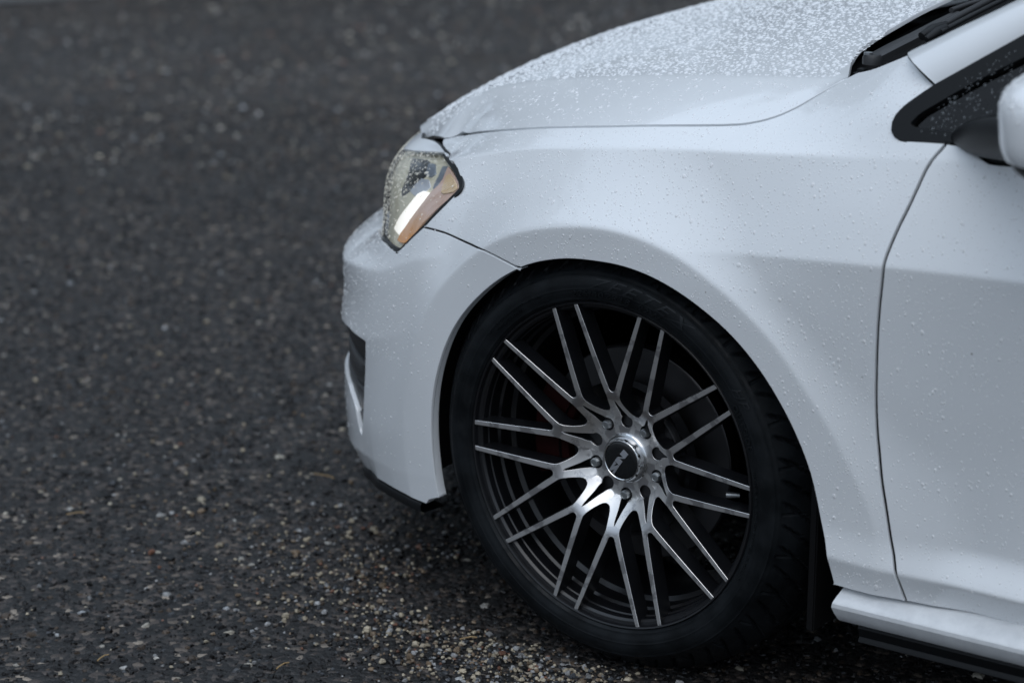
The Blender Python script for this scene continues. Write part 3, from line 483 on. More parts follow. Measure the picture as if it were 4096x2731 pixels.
def panel(name, fn, poly, mats, parent, holes=(), res=.006, shrink=.0019, hole_shrink=None, hem=.018, lift=0., sides=1, mirror=False, flip=False):
    """a pressed sheet on surface fn(a, b) inside poly, with rolled edges turned in"""
    def sub(p): return fn(p[:, 0], p[:, 1], lift*np.ones(len(p))) if lift else fn(p[:, 0], p[:, 1])
    p0 = clean(poly); p0 = densify(p0, res); p0 = inset(fn, p0, shrink*np.ones(len(p0)))
    loops = [p0]
    for h in holes:
        q = densify(clean(h), res); q = inset(fn, q, -(shrink if hole_shrink is None else hole_shrink)*np.ones(len(q))); loops.append(q)
    lo, hi = p0.min(0), p0.max(0)
    gx, gy = np.meshgrid(np.arange(lo[0], hi[0], res), np.arange(lo[1], hi[1], res*.9), indexing='ij'); gx = gx + (np.arange(gx.shape[1]) % 2)*res*.5
    g = np.stack([gx.ravel(), gy.ravel()], 1); g = g[inside(p0, g)]
    for q in loops[1:]: g = g[~inside(q, g)]
    allb = np.concatenate(loops)
    keep = np.ones(len(g), bool)
    for i in range(0, len(g), 4000):
        d = np.min(np.sum((g[i:i+4000, None] - allb[None])**2, -1), 1); keep[i:i+4000] = d > (res*.6)**2
    g = g[keep]
    if fn is wall:                      # follow the pressed creases with rows of vertices
        ex = []
        for c in FEATS:
            for off in (-.0045, -.0016, 0., .0016, .0045): ex.append(c[:, :2] + c[:, 2:]*off)
        ex = np.concatenate(ex); ex = ex[inside(p0, ex)]
        for q in loops[1:]: ex = ex[~inside(q, ex)]
        if len(ex):
            ex = ex[np.array([np.min(np.sum((e - allb)**2, -1)) for e in ex]) > .0012**2]
        if len(ex):
            gi_ = {}
            for e in ex: gi_.setdefault((int(e[0]//.006), int(e[1]//.006)), []).append(e)
            def near(p):
                a, b = int(p[0]//.006), int(p[1]//.006)
                return any((p[0] - e[0])**2 + (p[1] - e[1])**2 < .0028**2 for i in (-1, 0, 1) for j in (-1, 0, 1) for e in gi_.get((a + i, b + j), ()))
            g = np.concatenate([g[[not near(p) for p in g]], ex]) if len(g) else ex
    V2, F, _ = cdt(loops, g)
    V = sub(V2); N = normal(fn, V2[:, 0], V2[:, 1])
    Vs, Ns, Fs = [V], [N], [F]; base = len(V)
    quads = []
    for li, q in enumerate(loops):
        o = onorm(q)*(1 if li == 0 else -1)
        n0 = normal(fn, q[:, 0], q[:, 1]); P0 = sub(q); O3 = sub(q + o*.001) - P0; O3 /= np.linalg.norm(O3, axis=1, keepdims=True) + 1e-12
        rings = [(0, 0, 0.), (.0005, .00025, .45), (.0010, .0010, .85), (.0011, hem, 1.)]
        idx = []
        for off, dep, w in rings:
            Vs.append(P0 + O3*off - n0*dep); nn = n0*(1 - w) + O3*w; Ns.append(nn/(np.linalg.norm(nn, axis=1, keepdims=True) + 1e-9)); idx.append(base); base += len(q)
        n = len(q); i = np.arange(n); j = (i + 1) % n
        for a, b in zip(idx[:-1], idx[1:]):
            f = np.stack([a + i, b + i, b + j, a + j], 1); quads.append(f if li == 0 else f[:, ::-1])
    V = np.concatenate(Vs); N = np.concatenate(Ns); T = np.concatenate(Fs); Q = np.concatenate(quads)
    if flip: T = T[:, ::-1]; Q = Q[:, ::-1]
    if mirror:
        V2m = V*[1, -1, 1]; n = len(V); V = np.concatenate([V, V2m]); N = np.concatenate([N, N*[1, -1, 1]])
        T = np.concatenate([T, T[:, ::-1] + n]); Q = np.concatenate([Q, Q[:, ::-1] + n])
    F = [tuple(t) for t in T] + [tuple(q) for q in Q]
    me = mesh_arrays(name, V, F, True, N)
    return new_obj(name, me, mats, parent)
def loft(name, rows, mats, parent=None, close=False, smooth=True, ang=40, flip=False):
    """quad skin through equal-length point rows"""
    R = np.array(rows, float); a, b = R.shape[:2]; V = R.reshape(-1, 3); F = []
    for i in range(a - 1):
        for j in range(b if close else b - 1):
            k = (j + 1) % b; f = (i*b + j, i*b + k, (i + 1)*b + k, (i + 1)*b + j); F.append(f[::-1] if flip else f)
    o = new_obj(name, mesh_arrays(name, V, F, smooth), mats, parent)
    return autosmooth(o, ang) if smooth else o
def lathe(name, prof, mats, parent=None, seg=128, y0=0., ang=40, th0=0., th1=2*math.pi, fn=None):
    """revolve (radius, depth) about the axle; depth runs inward (+y)"""
    full = abs(th1 - th0 - 2*math.pi) < 1e-6
    th = np.linspace(th0, th1, seg, endpoint=not full)
    rows = []
    for t in th: rows.append([(r*math.cos(t), y0 + w, r*math.sin(t)) for r, w in (fn(t, prof) if fn else prof)])
    R = np.array(rows); a, b = R.shape[:2]; F = []
    for i in range(a if full else a - 1):
        k = (i + 1) % a
        for j in range(b - 1): F.append((i*b + j, i*b + j + 1, k*b + j + 1, k*b + j))
    o = new_obj(name, mesh_arrays(name, R.reshape(-1, 3), F, True), mats, parent)
    bm = bmesh.new(); bm.from_mesh(o.data); bmesh.ops.recalc_face_normals(bm, faces=bm.faces); bm.to_mesh(o.data); bm.free()
    return autosmooth(o, ang)
def tube(name, pts, rad, mats, parent=None, n=8, flat=1.):
    P = np.array(pts, float); T = np.gradient(P, axis=0); rows = []
    rad = np.broadcast_to(rad, len(P))
    for p, t, r in zip(P, T, rad):
        t = Vector(t).normalized(); u = t.cross(Vector((0, 0, 1))).normalized(); v = t.cross(u)
        rows.append([tuple(Vector(p) + u*math.cos(a)*r + v*math.sin(a)*r*flat) for a in np.linspace(0, 2*math.pi, n, endpoint=False)])
    R = np.array(rows); a, b = R.shape[:2]; V = R.reshape(-1, 3); F = []
    for i in range(a - 1):
        for j in range(b): F.append((i*b + j, i*b + (j + 1) % b, (i + 1)*b + (j + 1) % b, (i + 1)*b + j))
    F += [tuple(range(b))[::-1], tuple((a - 1)*b + j for j in range(b))]
    return autosmooth(new_obj(name, mesh_arrays(name, V, F, True), mats, parent), 50)
def box(name, lo, hi, mats, parent=None, bev=.004):
    bm = bmesh.new(); bmesh.ops.create_cube(bm, size=1)
    for v in bm.verts: v.co = Vector([lo[i] + (v.co[i] + .5)*(hi[i] - lo[i]) for i in range(3)])
    if bev: bmesh.ops.bevel(bm, geom=bm.edges, offset=bev, segments=2, affect='EDGES')
    me = bpy.data.meshes.new(name); bm.to_mesh(me); bm.free(); return autosmooth(new_obj(name, me, mats, parent), 35)
def mirrored(o):
    c = o.copy(); COL.objects.link(c); c.scale = (1, -1, 1)
    for ch in list(o.children):
        d = ch.copy(); COL.objects.link(d); d.parent = c
    return c

# ---------------------------------------------------------------- ground
def asphalt():
    m, n, l, out = M_('wet_asphalt'); p = n.new('ShaderNodeBsdfPrincipled'); l.new(p.outputs[0], out.inputs[0])
    t = n.new('ShaderNodeTexCoord')
    v = n.new('ShaderNodeTexVoronoi'); v.inputs['Scale'].default_value = 95; l.new(t.outputs['Object'], v.inputs['Vector'])
    bw = n.new('ShaderNodeSeparateColor'); l.new(v.outputs['Color'], bw.inputs[0])
    # stone colours: mostly tar-dark, some brown, a few pale
    r = ramp_(n, bw.outputs[0], [(0., (.003, .0028, .003)), (.42, (.008, .0072, .007)), (.66, (.030, .025, .023)), (.82, (.060, .048, .042)), (.93, (.11, .09, .074)), (.985, (.26, .22, .18))])
    r.color_ramp.interpolation = 'CONSTANT'
    big = noise(n, .9, 4, .6); rb = ramp_(n, big.outputs['Fac'], [(.35, (.75,)*3), (.65, (1.25, 1.22, 1.18))])
    mu = n.new('ShaderNodeMix'); mu.data_type = 'RGBA'; mu.blend_type = 'MULTIPLY'; mu.inputs['Factor'].default_value = 1
    l.new(r.outputs[0], mu.inputs['A']); l.new(rb.outputs[0], mu.inputs['B']); l.new(mu.outputs['Result'], p.inputs['Base Color'])
    w = noise(n, 2.4, 5, .6); rw = n.new('ShaderNodeMapRange'); rw.inputs['From Min'].default_value = .35; rw.inputs['From Max'].default_value = .65; rw.inputs['To Min'].default_value = .48; rw.inputs['To Max'].default_value = .70
    l.new(w.outputs['Fac'], rw.inputs['Value']); l.new(rw.outputs[0], p.inputs['Roughness']); p.inputs['Specular IOR Level'].default_value = .60
    sm = n.new('ShaderNodeMath'); sm.operation = 'MULTIPLY'; sm.inputs[1].default_value = -1.; l.new(v.outputs['Distance'], sm.inputs[0])
    v2 = noise(n, 330, 3, .6); ad = n.new('ShaderNodeMath'); ad.operation = 'MULTIPLY_ADD'; ad.inputs[1].default_value = .5; l.new(v2.outputs['Fac'], ad.inputs[0]); l.new(sm.outputs[0], ad.inputs[2])
    b = n.new('ShaderNodeBump'); b.inputs['Strength'].default_value = .9; b.inputs['Distance'].default_value = .006; l.new(ad.outputs[0], b.inputs['Height']); l.new(b.outputs[0], p.inputs['Normal'])
    return m
ASPHALT = asphalt()
def sheet(name, x0, x1, y0, y1, z, mat, n=1):
    me = bpy.data.meshes.new(name); me.from_pydata([(x0, y0, z), (x1, y0, z), (x1, y1, z), (x0, y1, z)], [], [(0, 1, 2, 3)])
    o = new_obj(name, me, mat); return o
g = sheet('asphalt_ground', -400, 400, -400, 400, 0, ASPHALT); g['kind'] = 'structure'; g['label'] = 'dark wet asphalt with coarse exposed stone'

def stone_mat():
    m, n, l, out = M_('stone_chips'); p = n.new('ShaderNodeBsdfPrincipled'); l.new(p.outputs[0], out.inputs[0])
    a = n.new('ShaderNodeAttribute'); a.attribute_name = 'stone'; nz = noise(n, 420, 3, .6)
    r = ramp_(n, nz.outputs['Fac'], [(.3, (.72,)*3), (.7, (1.25,)*3)]); mu = n.new('ShaderNodeMix'); mu.data_type = 'RGBA'; mu.blend_type = 'MULTIPLY'; mu.inputs['Factor'].default_value = 1
    l.new(a.outputs['Color'], mu.inputs['A']); l.new(r.outputs[0], mu.inputs['B']); l.new(mu.outputs['Result'], p.inputs['Base Color'])
    wr = noise(n, 70, 3, .6); wm = n.new('ShaderNodeMapRange'); wm.inputs['From Min'].default_value = .35; wm.inputs['From Max'].default_value = .65; wm.inputs['To Min'].default_value = .10; wm.inputs['To Max'].default_value = .50; l.new(wr.outputs['Fac'], wm.inputs['Value']); l.new(wm.outputs[0], p.inputs['Roughness']); p.inputs['Specular IOR Level'].default_value = .26; b = noise(n, 600, 3, .6); bump(n, l, p, b.outputs['Fac'], .4, .0008); return m
STONE = stone_mat()
def stones(name, P, size, colors, flat=(.35, .75), sink=.25):
    """many irregular domes: 1 apex, two rings of five"""
    n = len(P); k = 5
    ang = rng.uniform(0, 2*np.pi, (n, 1)) + np.arange(k)*2*np.pi/k + rng.uniform(-.35, .35, (n, k))
    rot = rng.uniform(0, np.pi, n); asp = rng.uniform(.6, 1., n); h = size*rng.uniform(*flat, n)
    def ring(scale, zz):
        r = size[:, None]*scale*rng.uniform(.75, 1.2, (n, k)); x = r*np.cos(ang); y = r*np.sin(ang)*asp[:, None]
        c, s = np.cos(rot)[:, None], np.sin(rot)[:, None]; return np.stack([x*c - y*s, x*s + y*c, h[:, None]*zz*rng.uniform(.75, 1.2, (n, k))], -1)
    top = np.stack([rng.uniform(-.25, .25, n)*size, rng.uniform(-.25, .25, n)*size, h], -1)[:, None]
    V = np.concatenate([top, ring(.66, .82), ring(1., .2), ring(.8, -.35)], 1)
    V[..., 2] -= (h*sink)[:, None]; V[..., :2] += P[:, None, :2]; V[..., 2] += P[:, None, 2] if P.shape[1] > 2 else 0
    nv = V.shape[1]; f = []
    for i in range(k):
        j = (i + 1) % k; f += [(0, 1 + i, 1 + j)]
        for a in (1, 1 + k): f += [(a + i, a + k + i, a + k + j), (a + i, a + k + j, a + j)]
    f = np.array(f); F = (f[None] + (np.arange(n)*nv)[:, None, None]).reshape(-1, 3)
    me = mesh_arrays(name, V.reshape(-1, 3), F, False)
    at = me.attributes.new('stone', 'FLOAT_COLOR', 'POINT'); c4 = np.ones((n, nv, 4), np.float32); c4[..., :3] = colors[:, None]; at.data.foreach_set('color', c4.ravel())
    return new_obj(name, me, STONE)
def chip_colors(n, pale, brown):
    u = rng.random(n); v = rng.uniform(.7, 1.35, n)[:, None]
    c = np.array([.0078, .0070, .0070])[None]*rng.uniform(.35, 1.9, n)[:, None]
    k = u < brown; c[k] = np.array([.052, .038, .028])*v[k]
    k = (u >= brown) & (u < brown + .06); c[k] = np.array([.05, .053, .058])*v[k]
    k = u > 1 - pale; w = rng.random((n, 1)); pc_ = (np.array([.34, .30, .23])*(1 - w) + np.array([.26, .27, .28])*w)*v; c[k] = pc_[k]
    k = u > 1 - pale*.12; c[k] = (np.array([.15, .08, .055])*v)[k]
    return c
# strip of ground in front of the lens: along d (away) and e (across)
def strip(n, lo, hi, wid):
    t = rng.random(n); d = lo + (hi - lo)*t; e = rng.uniform(-1, 1, n)*wid
    return d, e
D_ = np.array([-.6035, .7974]); E_ = np.array([.7974, .6035]); O_ = np.array([-.35, -1.05])
def world_de(d, e): return O_ + np.outer(d, D_) + np.outer(e, E_)
# coated aggregate of the surface course
n = 62000
d = -.75 + 4.6*rng.random(n)**1.45; e = rng.uniform(-1.25, 1.45, n)
P = world_de(d, e); size = np.clip(rng.lognormal(math.log(.0046), .36, n), .0020, .0105)
agg = stones('surface_aggregate', P, size, chip_colors(n, .022, .10), (.42, .85), .30)
tag(agg, 'coarse dark stone chips set in the wet asphalt', 'stone chips', kind='stuff')
# loose pale grit, thickest by the foot of the tyre
n1 = 3000; d = -.75 + 5.4*rng.random(n1)**1.2; e = rng.uniform(-1.25, 1.45, n1); P1 = world_de(d, e); s1 = np.clip(rng.lognormal(math.log(.0026), .45, n1), .0013, .0075)
n2 = 5200; q = rng.normal(0, 1, (n2, 2))*[.34, .085] + [.06, -.95]; q2 = q.copy(); q2[:, 0] = q[:, 0]; q2[:, 1] = q[:, 1] - .16*(q[:, 0] - .1); P2 = q2; s2 = np.clip(rng.lognormal(math.log(.0026), .42, n2), .0012, .008)
n3 = 700; P3 = rng.normal(0, 1, (n3, 2))*[.28, .12] + [-.38, -.72]; s3 = np.clip(rng.lognormal(math.log(.0031), .42, n3), .0015, .009)
P2 = P2[(P2[:, 0] < .22)]; s2 = s2[:len(P2)]
P = np.concatenate([P1, P2, P3]); s = np.concatenate([s1, s2, s3]); kk_ = (P[:, 1] < -.845 - .06*rng.random(len(P))) | (P[:, 0] < -.42); P = P[kk_]; s = s[kk_]; P = np.c_[P, s*.25 + .0015]
u = rng.random(len(P))[:, None]; w = rng.uniform(.55, 1.3, (len(P), 1))
col = np.where(u < .34, [.36, .31, .23], np.where(u < .55, [.25, .25, .25], np.where(u < .74, [.17, .125, .085], np.where(u < .79, [.15, .075, .05], [.05, .054, .06]))))*w
grit = stones('loose_grit', P, s, col, (.45, .95), .1)
tag(grit, 'pale and brown loose grit lying over the asphalt', 'grit', kind='stuff')
# far stones that only show as soft spots
n = 20000; d = 3.0 + 6.3*rng.random(n); e = rng.uniform(-1.6, 1.9, n); P = world_de(d, e)
far = stones('far_chips', P, np.clip(rng.lognormal(math.log(.0058), .35, n), .003, .011), chip_colors(n, .18, .40)*1.6, (.3, .6), .25)
tag(far, 'stone chips farther off across the asphalt', 'stone chips', kind='stuff')
# straw
STRAW = principled('straw', (.30, .20, .09), .7)
for x, y, a, ln, lab in [(-.213, -.909, .77, .026, 'thin dry straw on the grit just in front of the tyre'), (-.827, -.531, .04, .043, 'longer dry straw on the asphalt beside the bumper corner'),
                         (-.593, -1.281, 1.56, .024, 'dry straw nearest the lower left corner of the asphalt'), (-.368, -1.144, 1.47, .026, 'dry straw at the bottom edge between the tyre and the lower left corner'), (-1.041, -.914, .8, .030, 'dry straw lying farthest left on the asphalt')]:
    o = tube('straw', [(-ln*.5, -.002, 0), (-ln*.2, 0, .001), (ln*.2, .0015, .0015), (ln*.5, 0, .0005)], .0011, STRAW, n=5); o.location = (x, y, .0075); o.rotation_euler = (0, 0, a)
    tag(o, lab, 'straw', 'bits of straw on the asphalt')
# pavement beyond
def conc_x(n, l, p):
    a = noise(n, 6, 6, .6); r = ramp_(n, a.outputs['Fac'], [(.3, (.16, .165, .17)), (.7, (.25, .255, .26))]); l.new(r.outputs[0], p.inputs['Base Color'])
CONC = principled('concrete', (.2, .2, .2), .6, extra=conc_x)
kp = np.array([-5.03, 2.43]); kd = np.array([.231, .365]); kd = kd/np.linalg.norm(kd); kn = np.array([-kd[1], kd[0]])
def quadblock(name, a0, a1, b0, b1, h, mat):
    c = [kp + kd*a + kn*b for a, b in ((a0, b0), (a1, b0), (a1, b1), (a0, b1))]
    V = [(*p, 0.004) for p in c] + [(*p, h) for p in c]; F = [(4, 5, 6, 7), (0, 1, 5, 4), (1, 2, 6, 5), (2, 3, 7, 6), (3, 0, 4, 7)]
    me = bpy.data.meshes.new(name); me.from_pydata(V, [], F); return new_obj(name, me, mat)
kb = quadblock('kerb', -30, 30, 0, .15, .12, CONC); kb['kind'] = 'structure'
pv = quadblock('pavement', -30, 30, .154, 4.0, .11, CONC); pv['kind'] = 'structure'


# ---------------------------------------------------------------- the car
C_ = {k: np.array(v) for k, v in CV.items()}
car = empty('car')
tag(car, 'rain-beaded white hatchback parked on the wet asphalt, seen at its front wheel', 'car')

def arch_line(t0, t1, n=60):
    t = np.linspace(t0, t1, n); r = pchip(_aedge[:, 0], _aedge[:, 1], t); x = ARC[0] + r*np.cos(np.radians(t)); z = ARC[1] + r*np.sin(np.radians(t))
    return np.stack([s_of_x(x), z], 1)
gap = C_['gap']; seam = C_['seam']; dgap = C_['doorgap']
lens_rear = C_['lens_rear']; lens_low = C_['lens_low']; win = C_['window']

fender_poly = np.concatenate([gap, C_['cowl'], C_['pillar'], win[:-1], dgap, [(.405, .2375), (.377, .2375)], arch_line(-9, 119.5), seam[1:-1], lens_rear[:-1]])
fender = panel('fender', wall, fender_poly, PAINT, car, res=.005, shrink=.0027)
mirrored(fender)
belt = C_['belt']
door_poly = np.concatenate([dgap[::-1], belt[1:], [(.70, .838), (1.0, .862), (1.52, .888), (1.545, .80), (1.55, .5), (1.54, .30), (1.53, .248), (1.0, .2435)]])
door = panel('door', wall, door_poly, PAINT, car, res=.0065, shrink=.0034)
mirrored(door)

lens_out = np.concatenate([lens_rear, [(-.62, .668), (-.72, .655), (-.85, .640), (-.98, .632), (-1.04, .61), (-1.06, .585), (-1.03, .556), (-.92, .540), (-.78, .540), (-.66, .543)], lens_low[::-1]])
lens_out = clean(lens_out)
bumper_poly = np.concatenate([arch_line(119.5, 198), [(-.318, .188), (-.325, .1795)], [(-.3741, .180), (-.4511, .1742), (-.5421, .1626), (-.62, .142), (-.70, .128), (-.80, .122), (-1.0, .120), (S_MIN + .002, .120)],
    [(S_MIN + .002, .505), (-1.2, .515), (-1.06, .53), (-.92, .535), (-.78, .536), (-.66, .540)], lens_low[::-1], seam[::-1]])
intake_poly = np.concatenate([C_['intake'], C_['blade'], [(-.60, .288), (-.68, .292), (-.80, .285), (-1.0, .27), (-1.15, .268), (-1.17, .30), (-1.16, .345), (-1.0, .352), (-.80, .362), (-.68, .374), (-.62, .384)], C_['intake_top'], [(-.4955, .3918)]])
bumper = panel('bumper', wall, bumper_poly, PAINT, car, holes=[intake_poly], res=.0055, hole_shrink=.0, hem=.016, mirror=True)

# bonnet: both halves are one pressing
gx = wall(gap[:, 0], gap[:, 1])[:, :2]
front = np.array([(-.4782, -.6347), (-.500, -.6172), (-.5468, -.5761), (-.5933, -.5386), (-.655, -.47), (-.71, -.38), (-.748, -.27), (-.772, -.14), (-.78, 0)])
cowl = np.concatenate([[(.262, -.692)], C_['hood_cowl'], [(.19, -.2), (.183, -.1), (.18, 0)]])
left = np.concatenate([front[::-1], gx[1:], cowl[:-1]])
front_s = smooth_line(front[::-1], .01); cowl_s = np.concatenate([cowl[:2], smooth_line(cowl[1:], .01)[1:]])
half = np.concatenate([front_s[:-1], gx, cowl_s])
hood_poly = np.concatenate([half, (half*[1, -1])[::-1][1:-1]])
hood_o = panel('bonnet', hood, hood_poly, PAINT, car, res=.0062, hem=.006, shrink=.0032)
# near-black strips added under the shut lines to paint in the gaps' shade
def shade_strip(name, q, half=.009, deep=.005):
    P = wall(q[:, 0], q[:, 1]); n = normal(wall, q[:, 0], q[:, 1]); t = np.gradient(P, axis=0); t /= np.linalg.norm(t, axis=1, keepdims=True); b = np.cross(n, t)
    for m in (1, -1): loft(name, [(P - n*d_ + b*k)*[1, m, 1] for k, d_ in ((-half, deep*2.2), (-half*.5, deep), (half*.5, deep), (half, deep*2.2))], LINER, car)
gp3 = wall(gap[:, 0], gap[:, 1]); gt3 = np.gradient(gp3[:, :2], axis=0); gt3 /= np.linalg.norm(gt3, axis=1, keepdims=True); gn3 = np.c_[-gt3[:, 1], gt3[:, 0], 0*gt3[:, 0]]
for m in (1, -1): loft('bonnet_gap_shade', [(gp3 + gn3*k - [0, 0, d_])*[1, m, 1] for k, d_ in ((-.016, .024), (-.010, .010), (0, .007), (.010, .009), (.016, .016))], LINER, car)
shade_strip('door_gap_shade', dgap); shade_strip('bumper_gap_shade', seam)

# grille between the lamps, recessed intake slats
loft('grille', [[wall(s, z, np.array(-.012)) * np.array([1, m, 1]) for s, m in [(-1.02, 1), (-1.15, 1), (-1.3, 1), (S_MIN + .003, 1), (-1.3, -1), (-1.15, -1), (-1.02, -1)]] for z in (.50, .53, .56, .59, .615, .635)], GLOSSBLACK, car)
for m in (1, -1):
    it = empty('air_intake', parent=car)
    ss = np.linspace(-1.2, -.485, 60)
    back = loft('backing', [[wall(s, z, np.array(-.042)) * np.array([1, m, 1]) for s in ss] for z in np.linspace(.21, .405, 12)], PLASTIC, it)
    for k, zt in enumerate((.378, .333, .290, .250)):
        rows = []
        for w_, dz in ((-.040, -.020), (-.012, -.026), (-.007, -.022), (-.006, .010), (-.010, .0135), (-.040, .014)):
            rows.append([wall(s, zt + dz, np.array(w_)) * np.array([1, m, 1]) for s in ss])
        loft('slat', rows, WIPER, it, ang=50)
    if m == 1: tag(it, 'black slatted intake in the bumper corner')
# front lip under the bumper
def lip_row(off, dz):
    out = []
    ss = np.r_[np.linspace(S_MIN + .002, -.8, 14)[:-1], np.linspace(-.8, -.335, 40)]
    zb = np.interp(ss, [-1.5, -1.0, -.80, -.70, -.62, -.5421, -.4511, -.3741, -.318], [.120, .120, .122, .128, .142, .1626, .1742, .180, .181])
    P = wall(ss, zb); n = normal(wall, ss, zb); n[:, 2] = 0; n /= np.linalg.norm(n, axis=1, keepdims=True)
    return P + n*off + [0, 0, dz]
rows = [lip_row(-.03, .006), lip_row(-.004, .000), lip_row(.001, -.003), lip_row(.0025, -.007), lip_row(.001, -.016), lip_row(-.005, -.019), lip_row(-.05, -.019)]
full = [np.concatenate([(r*[1, -1, 1])[::-1], r]) if False else np.concatenate([r[::-1], (r*[1, -1, 1])[1:]]) for r in rows]
loft('front_lip', full, PLASTIC, car, ang=35)

# headlamps
for m in (1, -1):
    lamp_e = empty('headlight', parent=car)
    def add(o):
        if m == -1: o.scale = (1, -1, 1)
        return o
    lo_ = clean(np.concatenate([C_['lamp_top'][:-1], C_['lamp_vis'], C_['lamp_hid']])); ringin = densify(lo_, .005); inner = inset(lamp, ringin, np.where(ringin[:, 0] > -.02, .0062, .004))
    add(panel('seal', lamp, lo_, RUBBER_SEAL, lamp_e, holes=[inner], shrink=-.002, hole_shrink=0, lift=-.002, hem=.0025, res=.004))
    add(panel('lens', lamp, inner, LENS, lamp_e, shrink=-.0005, hem=.003, res=.006))
    add(panel('housing', lamp, lo_, LAMPCHROME, lamp_e, shrink=.001, lift=-.0095, hem=.002, res=.008))
    add(panel('bezel', lamp, CV['bezel'], LAMPDARK, lamp_e, shrink=0., lift=-.0088, hem=.002, res=.005))
    ll = np.array(CV['lamp_line']); add(panel('top_trim', lamp, np.concatenate([ll, C_['lamp_hid'][-2:], C_['lamp_top'], C_['lamp_vis'][1:4]]), PAINT, lamp_e, shrink=.003, lift=.0012, hem=.003, res=.004))  # white paint laid over the lens top as its painted-in sky reflection
    add(panel('indicator', lamp, CV['amber'], AMBER, lamp_e, shrink=.0, lift=-.004, hem=.006, res=.004))
    add(panel('side_reflector', lamp, CV['corner_reflector'], AMBERREF, lamp_e, shrink=.001, lift=-.0025, hem=.001, res=.004))
    add(panel('light_guide', lamp, CV['reflector'], GUIDE, lamp_e, shrink=.0, lift=-.0058, hem=.004, res=.005))
    add(panel('trim_fin', lamp, CV['fin'], SILVERTRIM, lamp_e, shrink=.0, lift=-.0068, hem=.003, res=.005))
    add(panel('trim_fin', lamp, CV['fin2'], SILVERTRIM, lamp_e, shrink=.0, lift=-.0074, hem=.003, res=.005))
    add(panel('projector_bowl', lamp, CV['bowl'], REFLECTOR, lamp_e, shrink=0., lift=-.0080, hem=.002, res=.005))
    if m == 1: tag(lamp_e, 'clear headlight with amber side strip beaded with rain')

# sills
def sill_row(y, z, x0=.385): return [(x, y, z + .032*(x - .385)) for x in (x0, x0 + .004, x0 + .05, .7, 1.2, 1.9)]
sp = [(-.840, .236), (-.866, .2365), (-.878, .2335), (-.893, .2255), (-.8985, .2215), (-.9005, .2185), (-.9005, .213), (-.896, .2035), (-.889, .1935), (-.885, .190), (-.876, .1885), (-.84, .188)]
srows = [sill_row(y, z, .384 + .004*abs(z - .213)/.02) for y, z in sp]
for m in (1, -1):
    sl = new_obj('sill_skirt', bpy.data.meshes.new('sill_skirt'), SILL, car); R = np.array(srows)*[1, m, 1]; a, b = R.shape[:2]
    F = [(i*b + j, i*b + j + 1, (i + 1)*b + j + 1, (i + 1)*b + j) for i in range(a - 1) for j in range(b - 1)] + [tuple(i*b for i in range(a))]
    sl.data.from_pydata(R.reshape(-1, 3).tolist(), [], F); bm = bmesh.new(); bm.from_mesh(sl.data); bmesh.ops.recalc_face_normals(bm, faces=bm.faces); bm.to_mesh(sl.data); bm.free(); autosmooth(sl, 22)
    pr = [(-.86, .187), (-.872, .1845), (-.874, .180), (-.868, .166), (-.8705, .1625), (-.8715, .1595), (-.868, .1575), (-.84, .157)]
    loft('sill_lip', np.array([sill_row(y, z, .41) for y, z in pr])*[1, m, 1], PLASTIC, car, ang=30)
# door frame side and rear body behind the door, with the far side
rear_poly = [(1.556, .80), (1.55, .888), (2.4, .905), (3.18, .915), (3.19, .5), (3.15, .30), (3.0, .27)] + [(2.631 + .36*math.cos(t), .30 + .345*math.sin(t)) for t in np.linspace(-.05, math.pi + .05, 30)] + [(2.2, .262), (1.556, .25), (1.562, .5)]
rq = panel('rear_quarter', wall, rear_poly, PAINT, car, res=.02); mirrored(rq)

# wheel housings, floor pan and engine bay closing panels
for m in (1, -1):
    for xo in (0., 2.61):
        rows = []
        for y, k in ((-.872, 1.0), (-.86, 1.04), (-.80, 1.06), (-.62, 1.06), (-.56, .9)):
            rows.append([(xo + ARC[0] + float(pchip(_aedge[:, 0], _aedge[:, 1], np.array(t)))*k*math.cos(math.radians(t)) + .0, y*m, .30 + float(pchip(_aedge[:, 0], _aedge[:, 1], np.array(t)))*k*math.sin(math.radians(t))) for t in np.linspace(-14, 192, 60)])
        loft('wheel_liner', rows, LINER, car)
        loft('wheel_well', [[(xo + ARC[0] + r*math.cos(t), -.56*m, .30 + r*math.sin(t)) for t in np.linspace(-.6, math.pi + .6, 30)] for r in (.36, .01)], LINER, car)
box('floor_pan', (-.70, -.60, .16), (3.1, .60, .20), LINER, car, .0)
box('floor_edge', (.42, -.845, .165), (2.2, .845, .235), LINER, car, .0)
box('front_support', (-.62, -.52, .2), (-.40, .52, .60), LINER, car, 0)
box('bulkhead', (-.38, -.56, .2), (.10, .56, .70), LINER, car, 0)
box('cabin_block', (.5, -.70, .235), (3.0, .70, .80), LINER, car, 0)
for m in (1, -1): box('mud_flap', (.325, min(-.862*m, -.74*m), .15), (.337, max(-.862*m, -.74*m), .40), LINER, car, .002)

